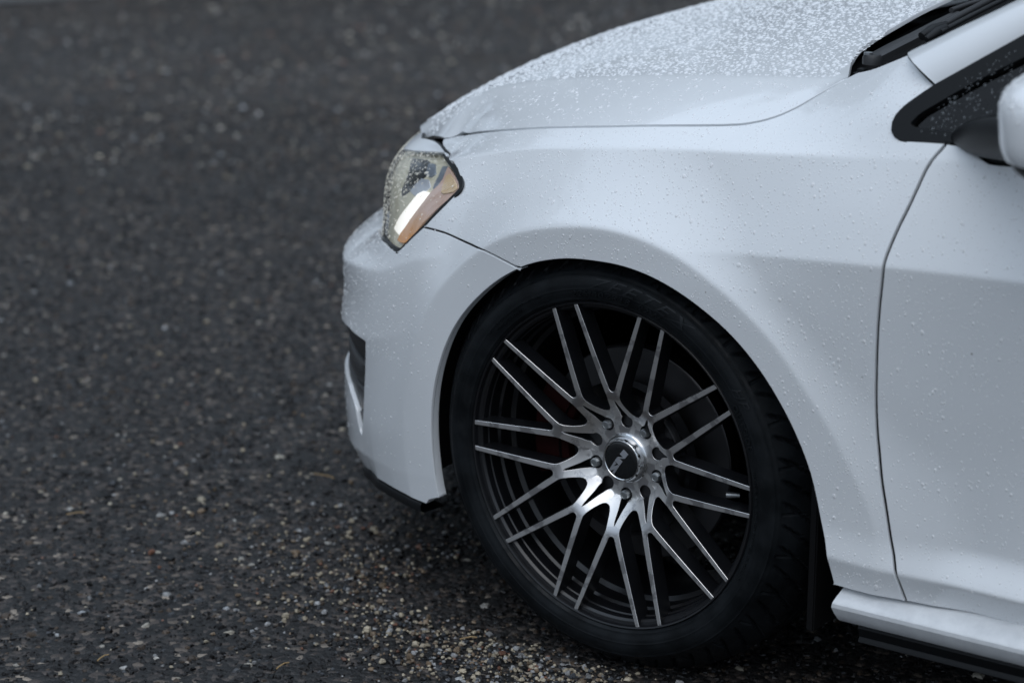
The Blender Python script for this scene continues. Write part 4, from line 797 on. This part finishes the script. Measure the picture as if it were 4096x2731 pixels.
# scuttle, windscreen, pillars, side glass, roof
YS = np.linspace(-.70, .70, 41)
def hood_edge_x(y): return np.interp(abs(y), [0, .1, .2, .306, .37, .4425, .52, .574, .6265, .70], [.18, .183, .19, .2007, .1999, .2024, .2051, .2118, .2297, .262])
def screen_base(y): a = abs(y); return np.array([.300 + .075*(a/.70)**2.2, y, .922 - .012*(a/.7)**2])
rows = []
for t in (0, .12, .3, .6, 1.):
    r = []
    for y in YS:
        hx = hood_edge_x(y); hz = float(hood(hx, y)[2]); b = screen_base(y) + [0.02, 0, 0]
        z0 = hz - .030; r.append((hx - .02 + (b[0] - hx + .02)*t, y, z0 + (b[2] - .012 - z0)*t - .012*math.sin(math.pi*t)))
    rows.append(r)
loft('scuttle_panel', rows, LINER, car)
def screen_pt(y, t):
    b = screen_base(y); return b + np.array([.865, 0, .50])*t - np.array([0, .13*np.sign(y)*0 + y*.14, 0])*t*.9 + np.array([0, 0, .02])*math.sin(math.pi*min(t, 1))
loft('windscreen', [[screen_pt(y, t) for y in YS] for t in np.linspace(-.01, .86, 12)], TINTGLASS, car)
loft('screen_seal', [[screen_pt(y, t) + np.array([0, 0, w]) for y in np.r_[YS, .0][:41]] for t, w in ((-.02, -.004), (-.018, .004), (.004, .005), (.008, .001))], RUBBER_SEAL, car)
for m in (1, -1):
    up = np.array([(.360, -.718, .912), (.366, -.715, .9165), (.50, -.70, .992), (.9, -.645, 1.195), (1.15, -.60, 1.30)])
    lo = np.array([(.4335, -.777, .888), (.439, -.775, .892), (.548, -.758, .961), (.95, -.69, 1.175), (1.2, -.64, 1.275)])
    rows = []
    for a, b in zip(up, lo):
        out = np.array([-.28, -.80, .52]); out /= np.linalg.norm(out)
        rr = [a + np.array([.012, .012, -.014]), a + out*-.001, a + out*.0035]
        for t in (.1, .25, .5, .75, .9): rr.append(a + (b - a)*t + out*(.0035 + .020*math.sin(math.pi*t)))
        rr += [b + out*.0025, b + out*-.001, b + np.array([.01, .014, -.006])]
        rows.append(np.array(rr)*[1, m, 1])
    rows[0] = rows[0] + (rows[1] - rows[0])*.25
    lf = loft('pillar', rows, PAINT, car, ang=50, flip=(m == -1))
go = C_['glass_out']; gt = C_['glass_top']
frame_poly = np.concatenate([[go[0]], go[1:-1], [(.52, .8305), (.7, .836), (1.0, .86), (1.52, .884), (1.52, 1.05), (1.45, 1.19), (1.2, 1.27), (.95, 1.175), (.7, 1.06)], gt[::-1]])
gi = C_['glass_in']
glass_poly = np.concatenate([gi[:-1], [(.4779, .8439), (.60, .8455), (1.0, .872), (1.50, .896), (1.50, 1.04), (1.42, 1.165), (1.2, 1.245), (.95, 1.15), (.7, 1.035)]])
for m in (1, -1):
    o1 = panel('window_frame', glass, frame_poly, PLASTIC, car, holes=[glass_poly], res=.012, shrink=-.004, hole_shrink=0, lift=.0015, hem=.012)
    o2 = panel('window_glass', glass, glass_poly, TINTGLASS, car, res=.03, shrink=.0, lift=-.009, hem=.003)
    o3 = tube('window_gasket', glass(np.array([.478, .486, .494, .510, .530]), np.array([.829, .842, .851, .861, .869]), .002*np.ones(5)), .0035, RUBBER_SEAL, car)
    if m == -1:
        for o in (o1, o2, o3): o.scale = (1, -1, 1)
roof = [[(x, y, 1.30 + .10*(1 - (y/.62)**2) - .05*((x - 1.9)/.9)**2) for y in np.linspace(-.62, .62, 15)] for x in np.linspace(1.02, 2.9, 12)]
loft('roof', roof, PAINT, car, flip=True)
loft('tailgate', [[(2.9 + .25*t, y*(1 + .2*t), 1.27 - .40*t + .08*(1 - (y/.62)**2)*(1 - t)) for y in np.linspace(-.62, .62, 15)] for t in np.linspace(0, 1, 5)] + [[(3.2, y*1.28, .6) for y in np.linspace(-.62, .62, 15)], [(3.15, y*1.3, .2) for y in np.linspace(-.62, .62, 15)]], PAINT, car, flip=True)
for m in (1, -1):
    loft('rear_pillar', [[(1.52, -.70*m, 1.13), (1.52, -.80*m, .89)], [(2.3, -.66*m, 1.27), (2.4, -.80*m, .905)], [(2.9, -.62*m, 1.25), (3.15, -.76*m, .91)]], PAINT, car)
    loft('roof_rail', [[(1.2, -.64*m, 1.275), (1.1, -.60*m, 1.31)], [(2.0, -.65*m, 1.29), (2.0, -.60*m, 1.33)], [(2.9, -.63*m, 1.24), (2.9, -.60*m, 1.27)]], PAINT, car)

# wipers
wp = empty('wiper', parent=car); tag(wp, 'black wiper arm lying at the foot of the windscreen')
arm = np.array([(.262, -.640, .8885), (.2655, -.590, .8955), (.268, -.540, .9015), (.270, -.48, .9105), (.272, -.42, .9185)]) - [-.004, 0, .005]
rows = []
for p, w, h in zip(arm, (.0100, .0105, .0098, .008, .006), (.0050, .0062, .0062, .0055, .0045)):
    rows.append([p + np.array(v) for v in ((-w, 0, -h), (-w, 0, h*.55), (-w*.55, 0, h), (w*.55, 0, h), (w, 0, h*.5), (w, 0, -h))])
loft('arm', rows, WIPER, wp, close=True, ang=30)
cap = [[tuple(Vector((.266, -.640, .8835)) + Vector((math.cos(a)*r, math.sin(a)*r, zz))) for a in np.linspace(0, 2*math.pi, 24, endpoint=False)] for r, zz in ((.013, -.007), (.013, .002), (.011, .006), (.0, .0065))]
loft('pivot', cap, WIPER, wp, close=True)
loft('pivot_bolt', [[tuple(Vector((.263, -.646, .8895)) + Vector((math.cos(a)*r, math.sin(a)*r, zz))) for a in np.linspace(0, 2*math.pi, 10, endpoint=False)] for r, zz in ((.006, 0), (.006, .003), (.0, .004))], STEEL, wp, close=True)
tube('rod', [(.272, -.43, .920), (.274, -.38, .9225), (.282, -.33, .9245), (.276, -.15, .940), (.27, 0, .948)], .0038, WIPER, wp)
tube('blade', [(.338, -.600, .926), (.334, -.52, .9335), (.332, -.42, .9425), (.312, -.2, .954), (.30, .0, .960)], .0045, WIPER, wp)
tube('blade_rail', [(.354, -.620, .926), (.352, -.53, .9345), (.352, -.43, .944), (.33, -.2, .956), (.32, .0, .962)], .0035, RUBBER_SEAL, wp)
tube('blade_clip', [(.330, -.626, .918), (.336, -.605, .925), (.342, -.58, .929)], [.006, .008, .005], PLASTIC, wp)
tube('blade_clip', [(.344, -.640, .918), (.349, -.62, .925), (.352, -.60, .929)], [.004, .007, .005], PLASTIC, wp)
box('scuttle_cover', (.250, -.668, .850), (.272, -.645, .872), PLASTIC, wp, .006)

# door mirror
for m in (1, -1):
    mir = empty('door_mirror', parent=car)
    def sq(v, e): return math.copysign(abs(v)**e, v)
    def shell(name, c, rx, ry, rz, e1, e2, v0, v1, mt, shear=0.):
        rows = []
        for v in np.linspace(v0, v1, 22):
            rows.append([(c[0] + rx*sq(math.cos(v), e1)*sq(math.cos(u), e2) + shear*rz*sq(math.sin(v), e1), (c[1] + ry*sq(math.cos(v), e1)*sq(math.sin(u), e2))*m, c[2] + rz*sq(math.sin(v), e1)) for u in np.linspace(0, 2*math.pi, 44, endpoint=False)])
        return loft(name, rows, mt, mir, close=True, flip=(m == -1), ang=60)
    cc = (.728, -.985, .918)
    shell('cap', cc, .082, .118, .060, .62, .72, -.42, math.pi/2, PAINT, -.12)
    shell('lower_shell', (cc[0] + .002, cc[1], cc[2] - .004), .079, .115, .062, .62, .75, -math.pi/2, -.36, PLASTIC, -.12)
    rows = []
    for p, w, h in (((.50, -.822, .838), .022, .010), ((.545, -.850, .848), .045, .022), ((.59, -.888, .862), .056, .026), ((.635, -.925, .872), .055, .026), ((.67, -.96, .878), .05, .024)):
        rows.append([(p[0] + w*sq(math.cos(a), .8), p[1]*m, p[2] + h*sq(math.sin(a), .8)) for a in np.linspace(0, 2*math.pi, 20, endpoint=False)])
    loft('arm', rows, PLASTIC, mir, close=True, flip=(m == 1))
    bl = [(.474, .8315), (.50, .833), (.516, .8305), (.528, .8225), (.541, .818), (.60, .8205), (.66, .826), (.67, .85), (.60, .868), (.53, .869), (.50, .858), (.484, .845)]
    o = panel('base', glass, bl, PLASTIC, mir, res=.006, shrink=-.001, lift=.006, hem=.03)
    if m == -1: o.scale = (1, -1, 1)
    if m == 1: tag(mir, 'white door mirror housing on a black arm')

# ---------------------------------------------------------------- wheel (built about its axle; depth y runs inward)
wheel = empty('wheel', (0, -.865, .31), car)
tag(wheel, 'black alloy wheel with ten machined twin spokes and low-profile tyre')
def side_w(r):          # tyre sidewall depth over radius
    return pchip([.236, .2375, .2415, .247, .254, .262, .269, .275, .2805, .288, .296, .304, .310, .3145, .316], [.008, .002, -.0025, -.0055, -.0080, -.0088, -.0075, -.0045, .0005, .009, .0195, .032, .044, .058, .070], np.asarray(r, float))
rad = np.r_[np.linspace(.2365, .30, 44), [.3035, .306, .3085, .3105, .3125, .3142, .3155, .316]]
prof = []
for r in rad:
    w = float(side_w(r)); rib = 0.
    for rc, hh, ww in ((.2425, .0010, .0014), (.2575, .0006, .0007), (.2765, .0012, .0012), (.2805, .0008, .0008)): rib += hh*math.exp(-((r - rc)/ww)**2)
    prof.append((r, w - rib))
tread = []
for a in np.linspace(.072, .196, 40):
    g = sum(.0065*max(0, 1 - abs(a - c)/.0055) for c in (.066, .099, .133, .166)); tread.append((.3168 - 1.2*(a - .116)**2 - min(g, .006), a))
prof = prof + tread + [(.312, .214), (.306, .226), (.296, .234), (.28, .238), (.262, .236), (.245, .228), (.236, .216)]
NS = len(rad)
def tyre_fn(t, p):
    out = []
    for k, (r, w) in enumerate(p):
        f = 0.
        if r > .283 and k < NS + 8:
            b = (math.degrees(t) + (w*160)) % 6.2
            f = min(1, max(0, (r - .283)/.006))*max(0., 1 - (abs(b - 3.1)/.55)**4 if abs(b - 3.1) < .55 else 0.)
            b2 = (math.degrees(t) + 1.3) % 12.4
            if .3 < b2 < 1.0 and r < .300: f = max(f, .4)
        rr = r - f*.0040; ww = w + (f*.0035 if k < NS else 0)
        zc = rr*math.sin(t) + .31                                   # the foot of the tyre is flattened on the ground
        if zc < .002: rr = (-.308)/math.sin(t)
        if zc < .05 and w < .03: ww -= .004*(1 - zc/.05)*min(1, max(0, (.316 - r)/.03))
        out.append((rr, ww))
    return out
tyre = lathe('tyre', prof, RUBBER, wheel, seg=900, ang=32, fn=tyre_fn)

# raised lettering on the sidewall
def lettering(name, text, r0, size, th_start, parent, shear=0., space=1., upright=True, ext=.0010, lift=.0006, wid=1.0, off=0.):
    cu = bpy.data.curves.new(name, 'FONT'); cu.body = text; cu.size = 1.; cu.shear = shear; cu.space_character = space; cu.extrude = 0.; cu.resolution_u = 3; cu.offset = off
    to = bpy.data.objects.new(name, cu); COL.objects.link(to)
    dg = bpy.context.evaluated_depsgraph_get(); me = bpy.data.meshes.new_from_object(to.evaluated_get(dg)); bpy.data.objects.remove(to, do_unlink=True)
    bm = bmesh.new(); bm.from_mesh(me); bmesh.ops.triangulate(bm, faces=bm.faces); bmesh.ops.subdivide_edges(bm, edges=[e for e in bm.edges if e.calc_length() > .25], cuts=2)
    top = bm.faces[:]; r = bmesh.ops.extrude_face_region(bm, geom=top); up = {v for v in r['geom'] if isinstance(v, bmesh.types.BMVert)}
    for v in bm.verts:
        h = 1 if v in up else 0
        rr = r0 + v.co.y*size if upright else r0 - v.co.y*size
        th = math.radians(th_start) - v.co.x*size*wid/r0*(1 if upright else -1)
        w = float(side_w(rr)) + .0004 - h*(ext + lift)
        v.co = Vector((rr*math.cos(th), w, rr*math.sin(th)))
    bmesh.ops.recalc_face_normals(bm, faces=bm.faces); me2 = bpy.data.meshes.new(name); bm.to_mesh(me2); bm.free(); bpy.data.meshes.remove(me)
    return new_obj(name, me2, LETTER, parent)
lettering('size_lettering', '225/40ZR18  92W', .2465, .0135, 103.5, wheel, .25, 1.12, wid=1.28)
lettering('maker_lettering', 'ZEETEX', .2590, .0215, 97, wheel, .5, 1.15, wid=2.0)
lettering('pattern_lettering', 'HP', .2600, .0180, 38, wheel, .4, 1.1, wid=1.3)
lettering('side_lettering', 'OUTSIDE', .2462, .0125, 33.5, wheel, 0., 1.15, wid=1.15)
lettering('load_lettering', 'MAX LOAD 630kg (1389 LBS)  MAX PRESS. 350 kPa (51 PSI)', .2468, .0060, 12, wheel, 0, 1.1)
lettering('load_lettering', 'TREAD 2 PLIES POLYESTER + 2 PLIES STEEL + 1 PLY NYLON', .2550, .0042, 142, wheel, 0, 1.1)
lettering('load_lettering', 'SIDEWALL 1 PLY POLYESTER', .2490, .0042, 138, wheel, 0, 1.1)

# rim: lip, stepped barrel
lathe('rim', [(.2385, .008), (.2382, .0005), (.2365, -.0015), (.2345, -.0006), (.2335, .002), (.2325, .006), (.2290, .0068), (.2262, .010), (.2250, .020), (.2235, .0215), (.2225, .040), (.2190, .043), (.2185, .066), (.212, .070), (.205, .090), (.2035, .120), (.205, .165), (.216, .178), (.218, .205), (.226, .210)], WHEELBLACK, wheel, seg=200, ang=28)
def face_w(r): return pchip([.02, .050, .0585, .0610, .0635, .070, .080, .090, .098, .104, .112, .14, .19, .2345, .25], [.0495, .0492, .0488, .0480, .0445, .0385, .0292, .0205, .0155, .0132, .0118, .0085, .0038, 0., -.001], np.asarray(r, float))
def rot2(p, a): c, s = math.cos(a), math.sin(a); return np.array([p[0]*c - p[1]*s, p[0]*s + p[1]*c])
# outline of one Y spoke with its wedge of hub, in (tangent, radius) coordinates
h18 = math.radians(18)
half_o = [(.0345*math.sin(a), .0345*math.cos(a)) for a in np.linspace(0, h18, 5)]
half_o += [(.0735*math.sin(h18), .0735*math.cos(h18)), (.0205, .0706), (.0178, .0728), (.0155, .0768), (.0133, .083), (.0117, .0895), (.0108, .0955), (.0108, .1005), (.0118, .1045)]
half_o += [(.0560, .2268), (.0554, .2281), (.0528, .2293), (.0513, .2292), (.0506, .2280)]
half_o += [(.0068, .1150), (.0055, .1112), (.0040, .1090), (.0021, .1078)]
right = np.array(half_o); leftm = (right*[-1, 1])[::-1]
outl = np.concatenate([right, [(0, .1074)], leftm[:-1]])
keyh = [(.0088*math.sin(a), .0545 + .0088*math.cos(a)) for a in np.linspace(math.radians(38), math.radians(322), 22)][::-1]
key = np.array([(-.0068, .0630), (-.0060, .067), (-.0044, .0735), (-.0018, .0905), (0, .0955), (.0018, .0905), (.0044, .0735), (.0060, .067), (.0068, .0630)] + [(.0100*math.sin(a), .0545 + .0100*math.cos(a)) for a in np.linspace(math.radians(42), math.radians(318), 22)])
key = key if area(key) < 0 else key
lo = densify(outl, .004); hk = densify(key, .003)
if area(lo) < 0: lo = lo[::-1]
if area(hk) < 0: hk = hk[::-1]
gx_, gy_ = np.meshgrid(np.arange(-.06, .06, .0035), np.arange(.03, .235, .0035), indexing='ij'); gg = np.stack([gx_.ravel(), gy_.ravel()], 1)
gg = gg[inside(lo, gg) & ~inside(hk, gg)]
ab = np.concatenate([lo, hk]); gg = gg[np.min(np.sum((gg[:, None] - ab[None])**2, -1), 1) > .0018**2]
V2, F2, _ = cdt([lo, hk], gg)
def lift2(p, dw=0.): r = np.hypot(p[:, 0], p[:, 1]); return np.stack([p[:, 0], face_w(r) + dw, p[:, 1]], 1)
Vs = [lift2(V2)]; Fs = [tuple(f[::-1]) for f in F2]; mi = [0]*len(Fs); base = len(V2)
def wallring(q, outward, wedge, depths):
    global base
    n = len(q); o = onorm(q)*outward; prev = None; i0s = []
    for k, (ins, dw) in enumerate(depths):
        Vs.append(lift2(q + o*ins, dw)); i0s.append(base); base += n
    for k in range(len(depths) - 1):
        for i in range(n):
            j = (i + 1) % n
            if wedge and (abs(abs(math.atan2(q[i, 0], q[i, 1])) - h18) < .004 and abs(abs(math.atan2(q[j, 0], q[j, 1])) - h18) < .004): continue
            if wedge and math.hypot(*q[i]) < .0352 and math.hypot(*q[j]) < .0352: continue
            a, b = i0s[k], i0s[k + 1]; f = (a + i, b + i, b + j, a + j)
            Fs.append(f if outward > 0 else f[::-1]); mi.append(0 if k == 0 else 1)
wallring(lo, 1, True, [(0, 0), (.0004, .0004), (.0006, .004), (.0022, .026)])
wallring(hk, -1, False, [(0, 0), (.0004, .0005), (.0006, .004), (.0006, .022)])
sp_me = mesh_arrays('spoke', np.concatenate(Vs), Fs, False, None, mi)
sp_me.materials.append(MACHINED); sp_me.materials.append(WHEELBLACK)
bm = bmesh.new(); bm.from_mesh(sp_me)
for f in bm.faces: f.smooth = True
for e in bm.edges:
    if len(e.link_faces) == 2 and (e.calc_face_angle(0) > .45 or e.link_faces[0].material_index != e.link_faces[1].material_index): e.smooth = False
bm.to_mesh(sp_me); bm.free()
Y0 = 90.6
for k in range(10):
    o = bpy.data.objects.new('spoke', sp_me); COL.objects.link(o); o.parent = wheel; o.rotation_euler = (0, math.radians(90 - (Y0 + 36*k)), 0)
# hub backing, bolts, centre cap
lathe('hub_backing', [(.112, .040), (.112, .060), (.07, .068), (.012, .068)], WHEELBLACK, wheel, seg=64)
bolt_me = None
for k in range(5):
    a = math.radians(126.6 - 72*k); c = (.0545*math.cos(a), .0545*math.sin(a))
    if bolt_me is None:
        rows = []
        for r, w in ((.0066, .066), (.0066, .0440), (.0060, .0422), (.0045, .0418), (.0040, .0425), (.0, .0425)):
            rows.append([((r + (.0004 if (r > .006 and i % 2) else 0))*math.cos(t), w, r*math.sin(t)) for i, t in enumerate(np.linspace(0, 2*math.pi, 12, endpoint=False))])
        b0 = loft('wheel_bolt', rows, STEEL, wheel, close=True, flip=False, ang=30); bolt_me = b0.data; b0.location = (c[0], 0, c[1])
        bm = bmesh.new(); bm.from_mesh(bolt_me); bmesh.ops.recalc_face_normals(bm, faces=bm.faces); bm.to_mesh(bolt_me); bm.free()
    else:
        o = bpy.data.objects.new('wheel_bolt', bolt_me); COL.objects.link(o); o.parent = wheel; o.location = (c[0], 0, c[1])
lathe('cap_ring', [(.0365, .052), (.0362, .0478), (.0350, .0466), (.0330, .0474), (.0322, .0455), (.0318, .0395), (.0312, .0362), (.0298, .0345), (.0284, .0342), (.0276, .0350), (.0272, .0370)], CHROME, wheel, seg=96, ang=30)
capd = lathe('centre_cap', [(.0275, .0365), (.0268, .0352), (.025, .0345), (.018, .0338), (.009, .0335), (.0003, .0334)], GLOSSBLACK, wheel, seg=64)
for nm, pts in (('cap_letter', [(.0052,.0181),(.0133,.0122),(.008,.0051),(-.0015,.0034),(.0038,-.0006),(-.0009,-.0073),(-.009,-.0014),(-.0044,.0051),(.0051,.0065),(-.0006,.0104)]),
                ('cap_letter', [(-.0098,-.0026),(-.0064,-.0052),(-.0118,-.0108),(-.0038,-.0069),(-.0017,-.0085),(-.0107,-.0223),(-.0139,-.0201),(-.0088,-.0141),(-.0158,-.0182),(-.0189,-.0169)])):
    q = clean(np.array(pts)); V2_, F_, _ = cdt([q], np.zeros((0, 2)))
    def cw(p): return .0330 + .0016*(np.hypot(p[:, 0], p[:, 1])/.0275)**2
    top = np.stack([V2_[:, 0], cw(V2_) - .0006, V2_[:, 1]], 1); rim_a = np.stack([q[:, 0], cw(q) - .0006, q[:, 1]], 1); rim_b = rim_a + [0, .0012, 0]
    n0 = len(top); n = len(q); F = [tuple(f[::-1]) for f in F_] + [(n0 + i, n0 + n + i, n0 + n + (i + 1) % n, n0 + (i + 1) % n) for i in range(n)]
    new_obj(nm, mesh_arrays(nm, np.concatenate([top, rim_a, rim_b]), F, False), LOGO, wheel)
# valve, brake
tube('valve', [(.200, .030, -.0040), (.1925, .0265, -.0042), (.187, .0232, -.0044), (.1835, .021, -.0045)], [.0035, .0042, .0046, .0042], STEEL, wheel, n=10)
lathe('brake_disc', [(.156, .098), (.156, .078), (.154, .076), (.098, .076), (.094, .070), (.084, .056), (.03, .055)], DISC, wheel, seg=96, ang=25)
th = np.radians(np.linspace(146, 200, 22)); rows = []
for r, w in ((.100, .064), (.102, .050), (.108, .046), (.140, .046), (.158, .048), (.166, .056), (.168, .11), (.120, .12)):
    rows.append([(r*math.cos(t), w, r*math.sin(t)) for t in th])
loft('brake_caliper', rows, CALIPER, wheel, ang=35)
# the other three wheels
for loc, sc in (((2.631, -.865, .31), 1), ((0, .865, .31), -1), ((2.631, .865, .31), -1)):
    w2 = wheel.copy(); COL.objects.link(w2); w2.location = loc; w2.scale = (1, sc, 1)
    if 'label' in w2: del w2['label']
    for ch in list(wheel.children):
        if ch.name.startswith(('tyre', 'rim', 'spoke', 'cap_ring', 'centre_cap', 'brake_disc', 'hub')):
            c = ch.copy(); COL.objects.link(c); c.parent = w2


# ---------------------------------------------------------------- trees on the far side of the car park (they stand in the bonnet's reflection)
def bark_x(n, l, p):
    b = noise(n, 22, 5, .6); bump(n, l, p, b.outputs['Fac'], .6, .02)
BARK = principled('bark', (.06, .045, .035), .85, extra=bark_x)
def leaf_x(n, l, p):
    a = noise(n, 3., 4, .6); r = ramp_(n, a.outputs['Fac'], [(.3, (.020, .032, .016)), (.7, (.050, .066, .030))]); l.new(r.outputs[0], p.inputs['Base Color'])
LEAF = principled('foliage', (.04, .06, .03), .6, extra=leaf_x)
def tree(x, y, h, seed):
    g = np.random.default_rng(seed); t = empty('tree', (x, y, 0))
    tag(t, 'tall dark green tree beyond the far side of the asphalt', 'tree', 'trees beyond the asphalt')
    zs = np.linspace(0, h*.9, 9); tube('trunk', [(math.sin(q*.5 + seed)*.12, math.cos(q*.4 + seed)*.10, q) for q in zs], list(.20*(1 - zs/h)**.8 + .02), BARK, t, n=9)
    for k in range(6):
        a = g.uniform(0, 6.28); z0 = h*g.uniform(.25, .6); L = h*g.uniform(.15, .25)
        tube('limb', [(math.cos(a)*L*q, math.sin(a)*L*q, z0 + L*.7*q) for q in (0, .35, .7, 1)], [.07, .05, .035, .015], BARK, t, n=6)
    n = 5200; c = g.normal(0, 1, (26, 3)); c /= np.linalg.norm(c, axis=1, keepdims=True); c = c*g.uniform(.45, 1, (26, 1))*[h*.24, h*.24, h*.36] + [0, 0, h*.60]
    P = c[g.integers(0, 26, n)] + g.normal(0, 1, (n, 3))*h*.055
    u = g.normal(0, 1, (n, 3)); u /= np.linalg.norm(u, axis=1, keepdims=True); v = np.cross(u, g.normal(0, 1, (n, 3))); v /= np.linalg.norm(v, axis=1, keepdims=True)
    s = g.uniform(.10, .22, (n, 1))*h/9; V = np.stack([P - u*s, P + v*s*.5, P + u*s, P - v*s*.5], 1).reshape(-1, 3); F = np.arange(n*4).reshape(n, 4)
    new_obj('crown', mesh_arrays('crown', V, F, False), LEAF, t)
for k in range(11):
    a = math.radians(-75 + 13.5*k); dd = 17 + 3.2*math.sin(k*2.3)
    tree(-.5 + dd*(-.6*math.cos(a) - .8*math.sin(a)*-1), -.5 + dd*(.8*math.cos(a) + .6*math.sin(a)), 12.5 + 2.4*math.sin(k*1.7 + 1), 40 + k)
# ---------------------------------------------------------------- rain beads standing on the car (uncountable)
def beads(name, fn, poly, n, r_med, r_sig, rmin, rmax, hgt=.55, holes=(), stretch=0., dirv=(0, -1), label='', weight=None, k=7, mats=WATER):
    lo, hi = np.min(poly, 0), np.max(poly, 0)
    p = rng.uniform(0, 1, (int(n*3), 2))*(hi - lo) + lo; p = p[inside(np.array(poly), p)]
    for h in holes: p = p[~inside(np.array(h), p)]
    if weight is not None: p = p[rng.random(len(p)) < weight(p)]
    p = p[:n]; n = len(p)
    r = np.clip(rng.lognormal(math.log(r_med), r_sig, n), rmin, rmax)
    # keep the larger beads apart so that they do not cut into each other
    order = np.argsort(-r); cell = {}; keep = []
    for i in order:
        cx, cy_ = int(p[i, 0]/.012), int(p[i, 1]/.012); ok = True
        for a in (-1, 0, 1):
            for b in (-1, 0, 1):
                for j in cell.get((cx + a, cy_ + b), ()):
                    if (p[i, 0] - p[j, 0])**2 + (p[i, 1] - p[j, 1])**2 < (.98*(r[i] + r[j]))**2: ok = False; break
                if not ok: break
            if not ok: break
        if ok: cell.setdefault((cx, cy_), []).append(i); keep.append(i)
    p = p[keep]; r = r[keep]; n = len(p)
    P = fn(p[:, 0], p[:, 1]); N = normal(fn, p[:, 0], p[:, 1])
    A = np.cross(N, [0, 0, 1.]); A /= np.linalg.norm(A, axis=1, keepdims=True) + 1e-9; B = np.cross(A, N)     # B points up the panel
    th = np.arange(k)*2*np.pi/k
    sx = rng.uniform(.85, 1.1, (n, 1)); sy = rng.uniform(.9, 1.15 + stretch, (n, 1)); ph = rng.uniform(0, 6.28, (n, 1))
    rings = []
    for rr, hh in ((1.0, -.03), (.93, .42), (.62, .85)):
        wob = 1 + .10*np.cos(2*th + ph) + .05*np.cos(3*th + 2*ph)
        x = r[:, None]*rr*np.cos(th)*sx*wob; y = r[:, None]*rr*np.sin(th)*sy*wob - (hh*stretch*.25*r)[:, None]
        rings.append(P[:, None] + A[:, None]*x[..., None] + B[:, None]*y[..., None] + N[:, None]*(r*hgt*hh)[:, None, None])
    top = (P + N*(r*hgt)[:, None] - B*(r*stretch*.3)[:, None])[:, None]
    V = np.concatenate(rings + [top], 1); nv = V.shape[1]; f = []
    for i in range(k):
        j = (i + 1) % k
        for a in (0, k): f += [(a + i, a + k + j, a + j), (a + i, a + k + i, a + k + j)]
        f += [(2*k + i, 3*k, 2*k + j)]
    f = np.array(f); F = (f[None] + (np.arange(n)*nv)[:, None, None]).reshape(-1, 3)
    o = new_obj(name, mesh_arrays(name, V.reshape(-1, 3), F, True), mats)
    tag(o, label, 'raindrops', kind='stuff'); return o
hp = np.array(hood_poly)
def hw(p): return np.where((p[:, 1] < .15), 1., .08)
crease_y = lambda x: pchip(HC[:, 0], HC[:, 1], x)
top_poly = np.array([(x, float(crease_y(x)) + .004) for x in np.linspace(-.56, .24, 40)] + [(.20, -.45), (.185, -.1), (.19, .3), (.0, .45), (-.4, .40), (-.70, .2), (-.74, 0), (-.72, -.25), (-.65, -.43)])
side_poly = np.array([(x, float(crease_y(x)) - .003) for x in np.linspace(-.47, .235, 40)] + [(v[0], v[1] + .007) for v in gx[::-1][3:-1]])
beads('bonnet_raindrops', hood, top_poly, 27000, .00150, .52, .0006, .0066, .36, label='rain beaded thickly over the top of the white bonnet', weight=hw, k=7, mats=WATER_HOOD)
beads('bonnet_side_raindrops', hood, side_poly, 620, .0013, .42, .0006, .0040, .30, label='scattered raindrops along the side of the bonnet', stretch=.15)
fp = inset(wall, densify(clean(fender_poly), .006), .005*np.ones(len(densify(clean(fender_poly), .006))))
beads('fender_raindrops', wall, fp, 8200, .00074, .44, .00035, .0032, .34, label='small raindrops running down the white front wing', stretch=.35)
dv = np.array([(.445, .25), (.475, .83), (.53, .82), (.80, .84), (.80, .25)])
beads('door_raindrops', wall, np.concatenate([dgap[::-1] + [.007, 0], [(.53, .815), (.80, .84), (.80, .25)]]), 3800, .00076, .42, .00035, .0026, .34, label='fine raindrops on the white door', stretch=.35)
beads('bumper_raindrops', wall, bumper_poly, 5200, .0009, .4, .0004, .0026, .30, holes=[intake_poly], weight=lambda p: np.where(p[:, 1] > .38, np.clip(.25 + (-.30 - p[:, 0])*5, .12, 1), .16)*np.where(p[:, 0] < -1.0, .1, 1), label='fine raindrops on the white bumper corner', stretch=.15)
beads('lamp_raindrops', lamp, inner, 1900, .0012, .4, .0006, .0030, .42, label='raindrops standing on the headlight lens', mats=WATER_LENS, weight=lambda p: np.clip((.055 + .3*p[:, 1] - p[:, 0])/.10, .05, 1.))
beads('bonnet_nose_raindrops', hood, np.array([(-.47, -.60), (-.42, -.585), (-.46, -.56), (-.56, -.53), (-.66, -.45), (-.62, -.44), (-.58, -.54), (-.53, -.585)]), 500, .0018, .4, .0008, .004, .36, label='rain beaded on the nose of the bonnet', mats=WATER_HOOD)

def mirror_cap(u, v, lift=0.):
    u = np.asarray(u, float); v = np.asarray(v, float); q = lambda x, e: np.sign(x)*np.abs(x)**e
    return np.stack([.728 + .082*q(np.cos(v), .62)*q(np.cos(u), .72) - .12*.060*q(np.sin(v), .62), -.985 + .118*q(np.cos(v), .62)*q(np.sin(u), .72), .918 + .060*q(np.sin(v), .62)], -1)
beads('mirror_raindrops', mirror_cap, np.array([(2.2, .05), (5.6, .05), (5.6, 1.3), (2.2, 1.3)]), 420, .0016, .4, .0007, .0035, .4, label='raindrops on the white mirror housing')
beads('window_raindrops', lambda a, b, lift=0.: glass(a, b) + np.array([0, -.002, 0]), np.array([(.43, .835), (.52, .835), (.60, .85), (.60, .97), (.53, .945), (.47, .90)]), 320, .0013, .35, .0006, .0026, .35, label='raindrops on the black window corner', mats=WATER_DARK)
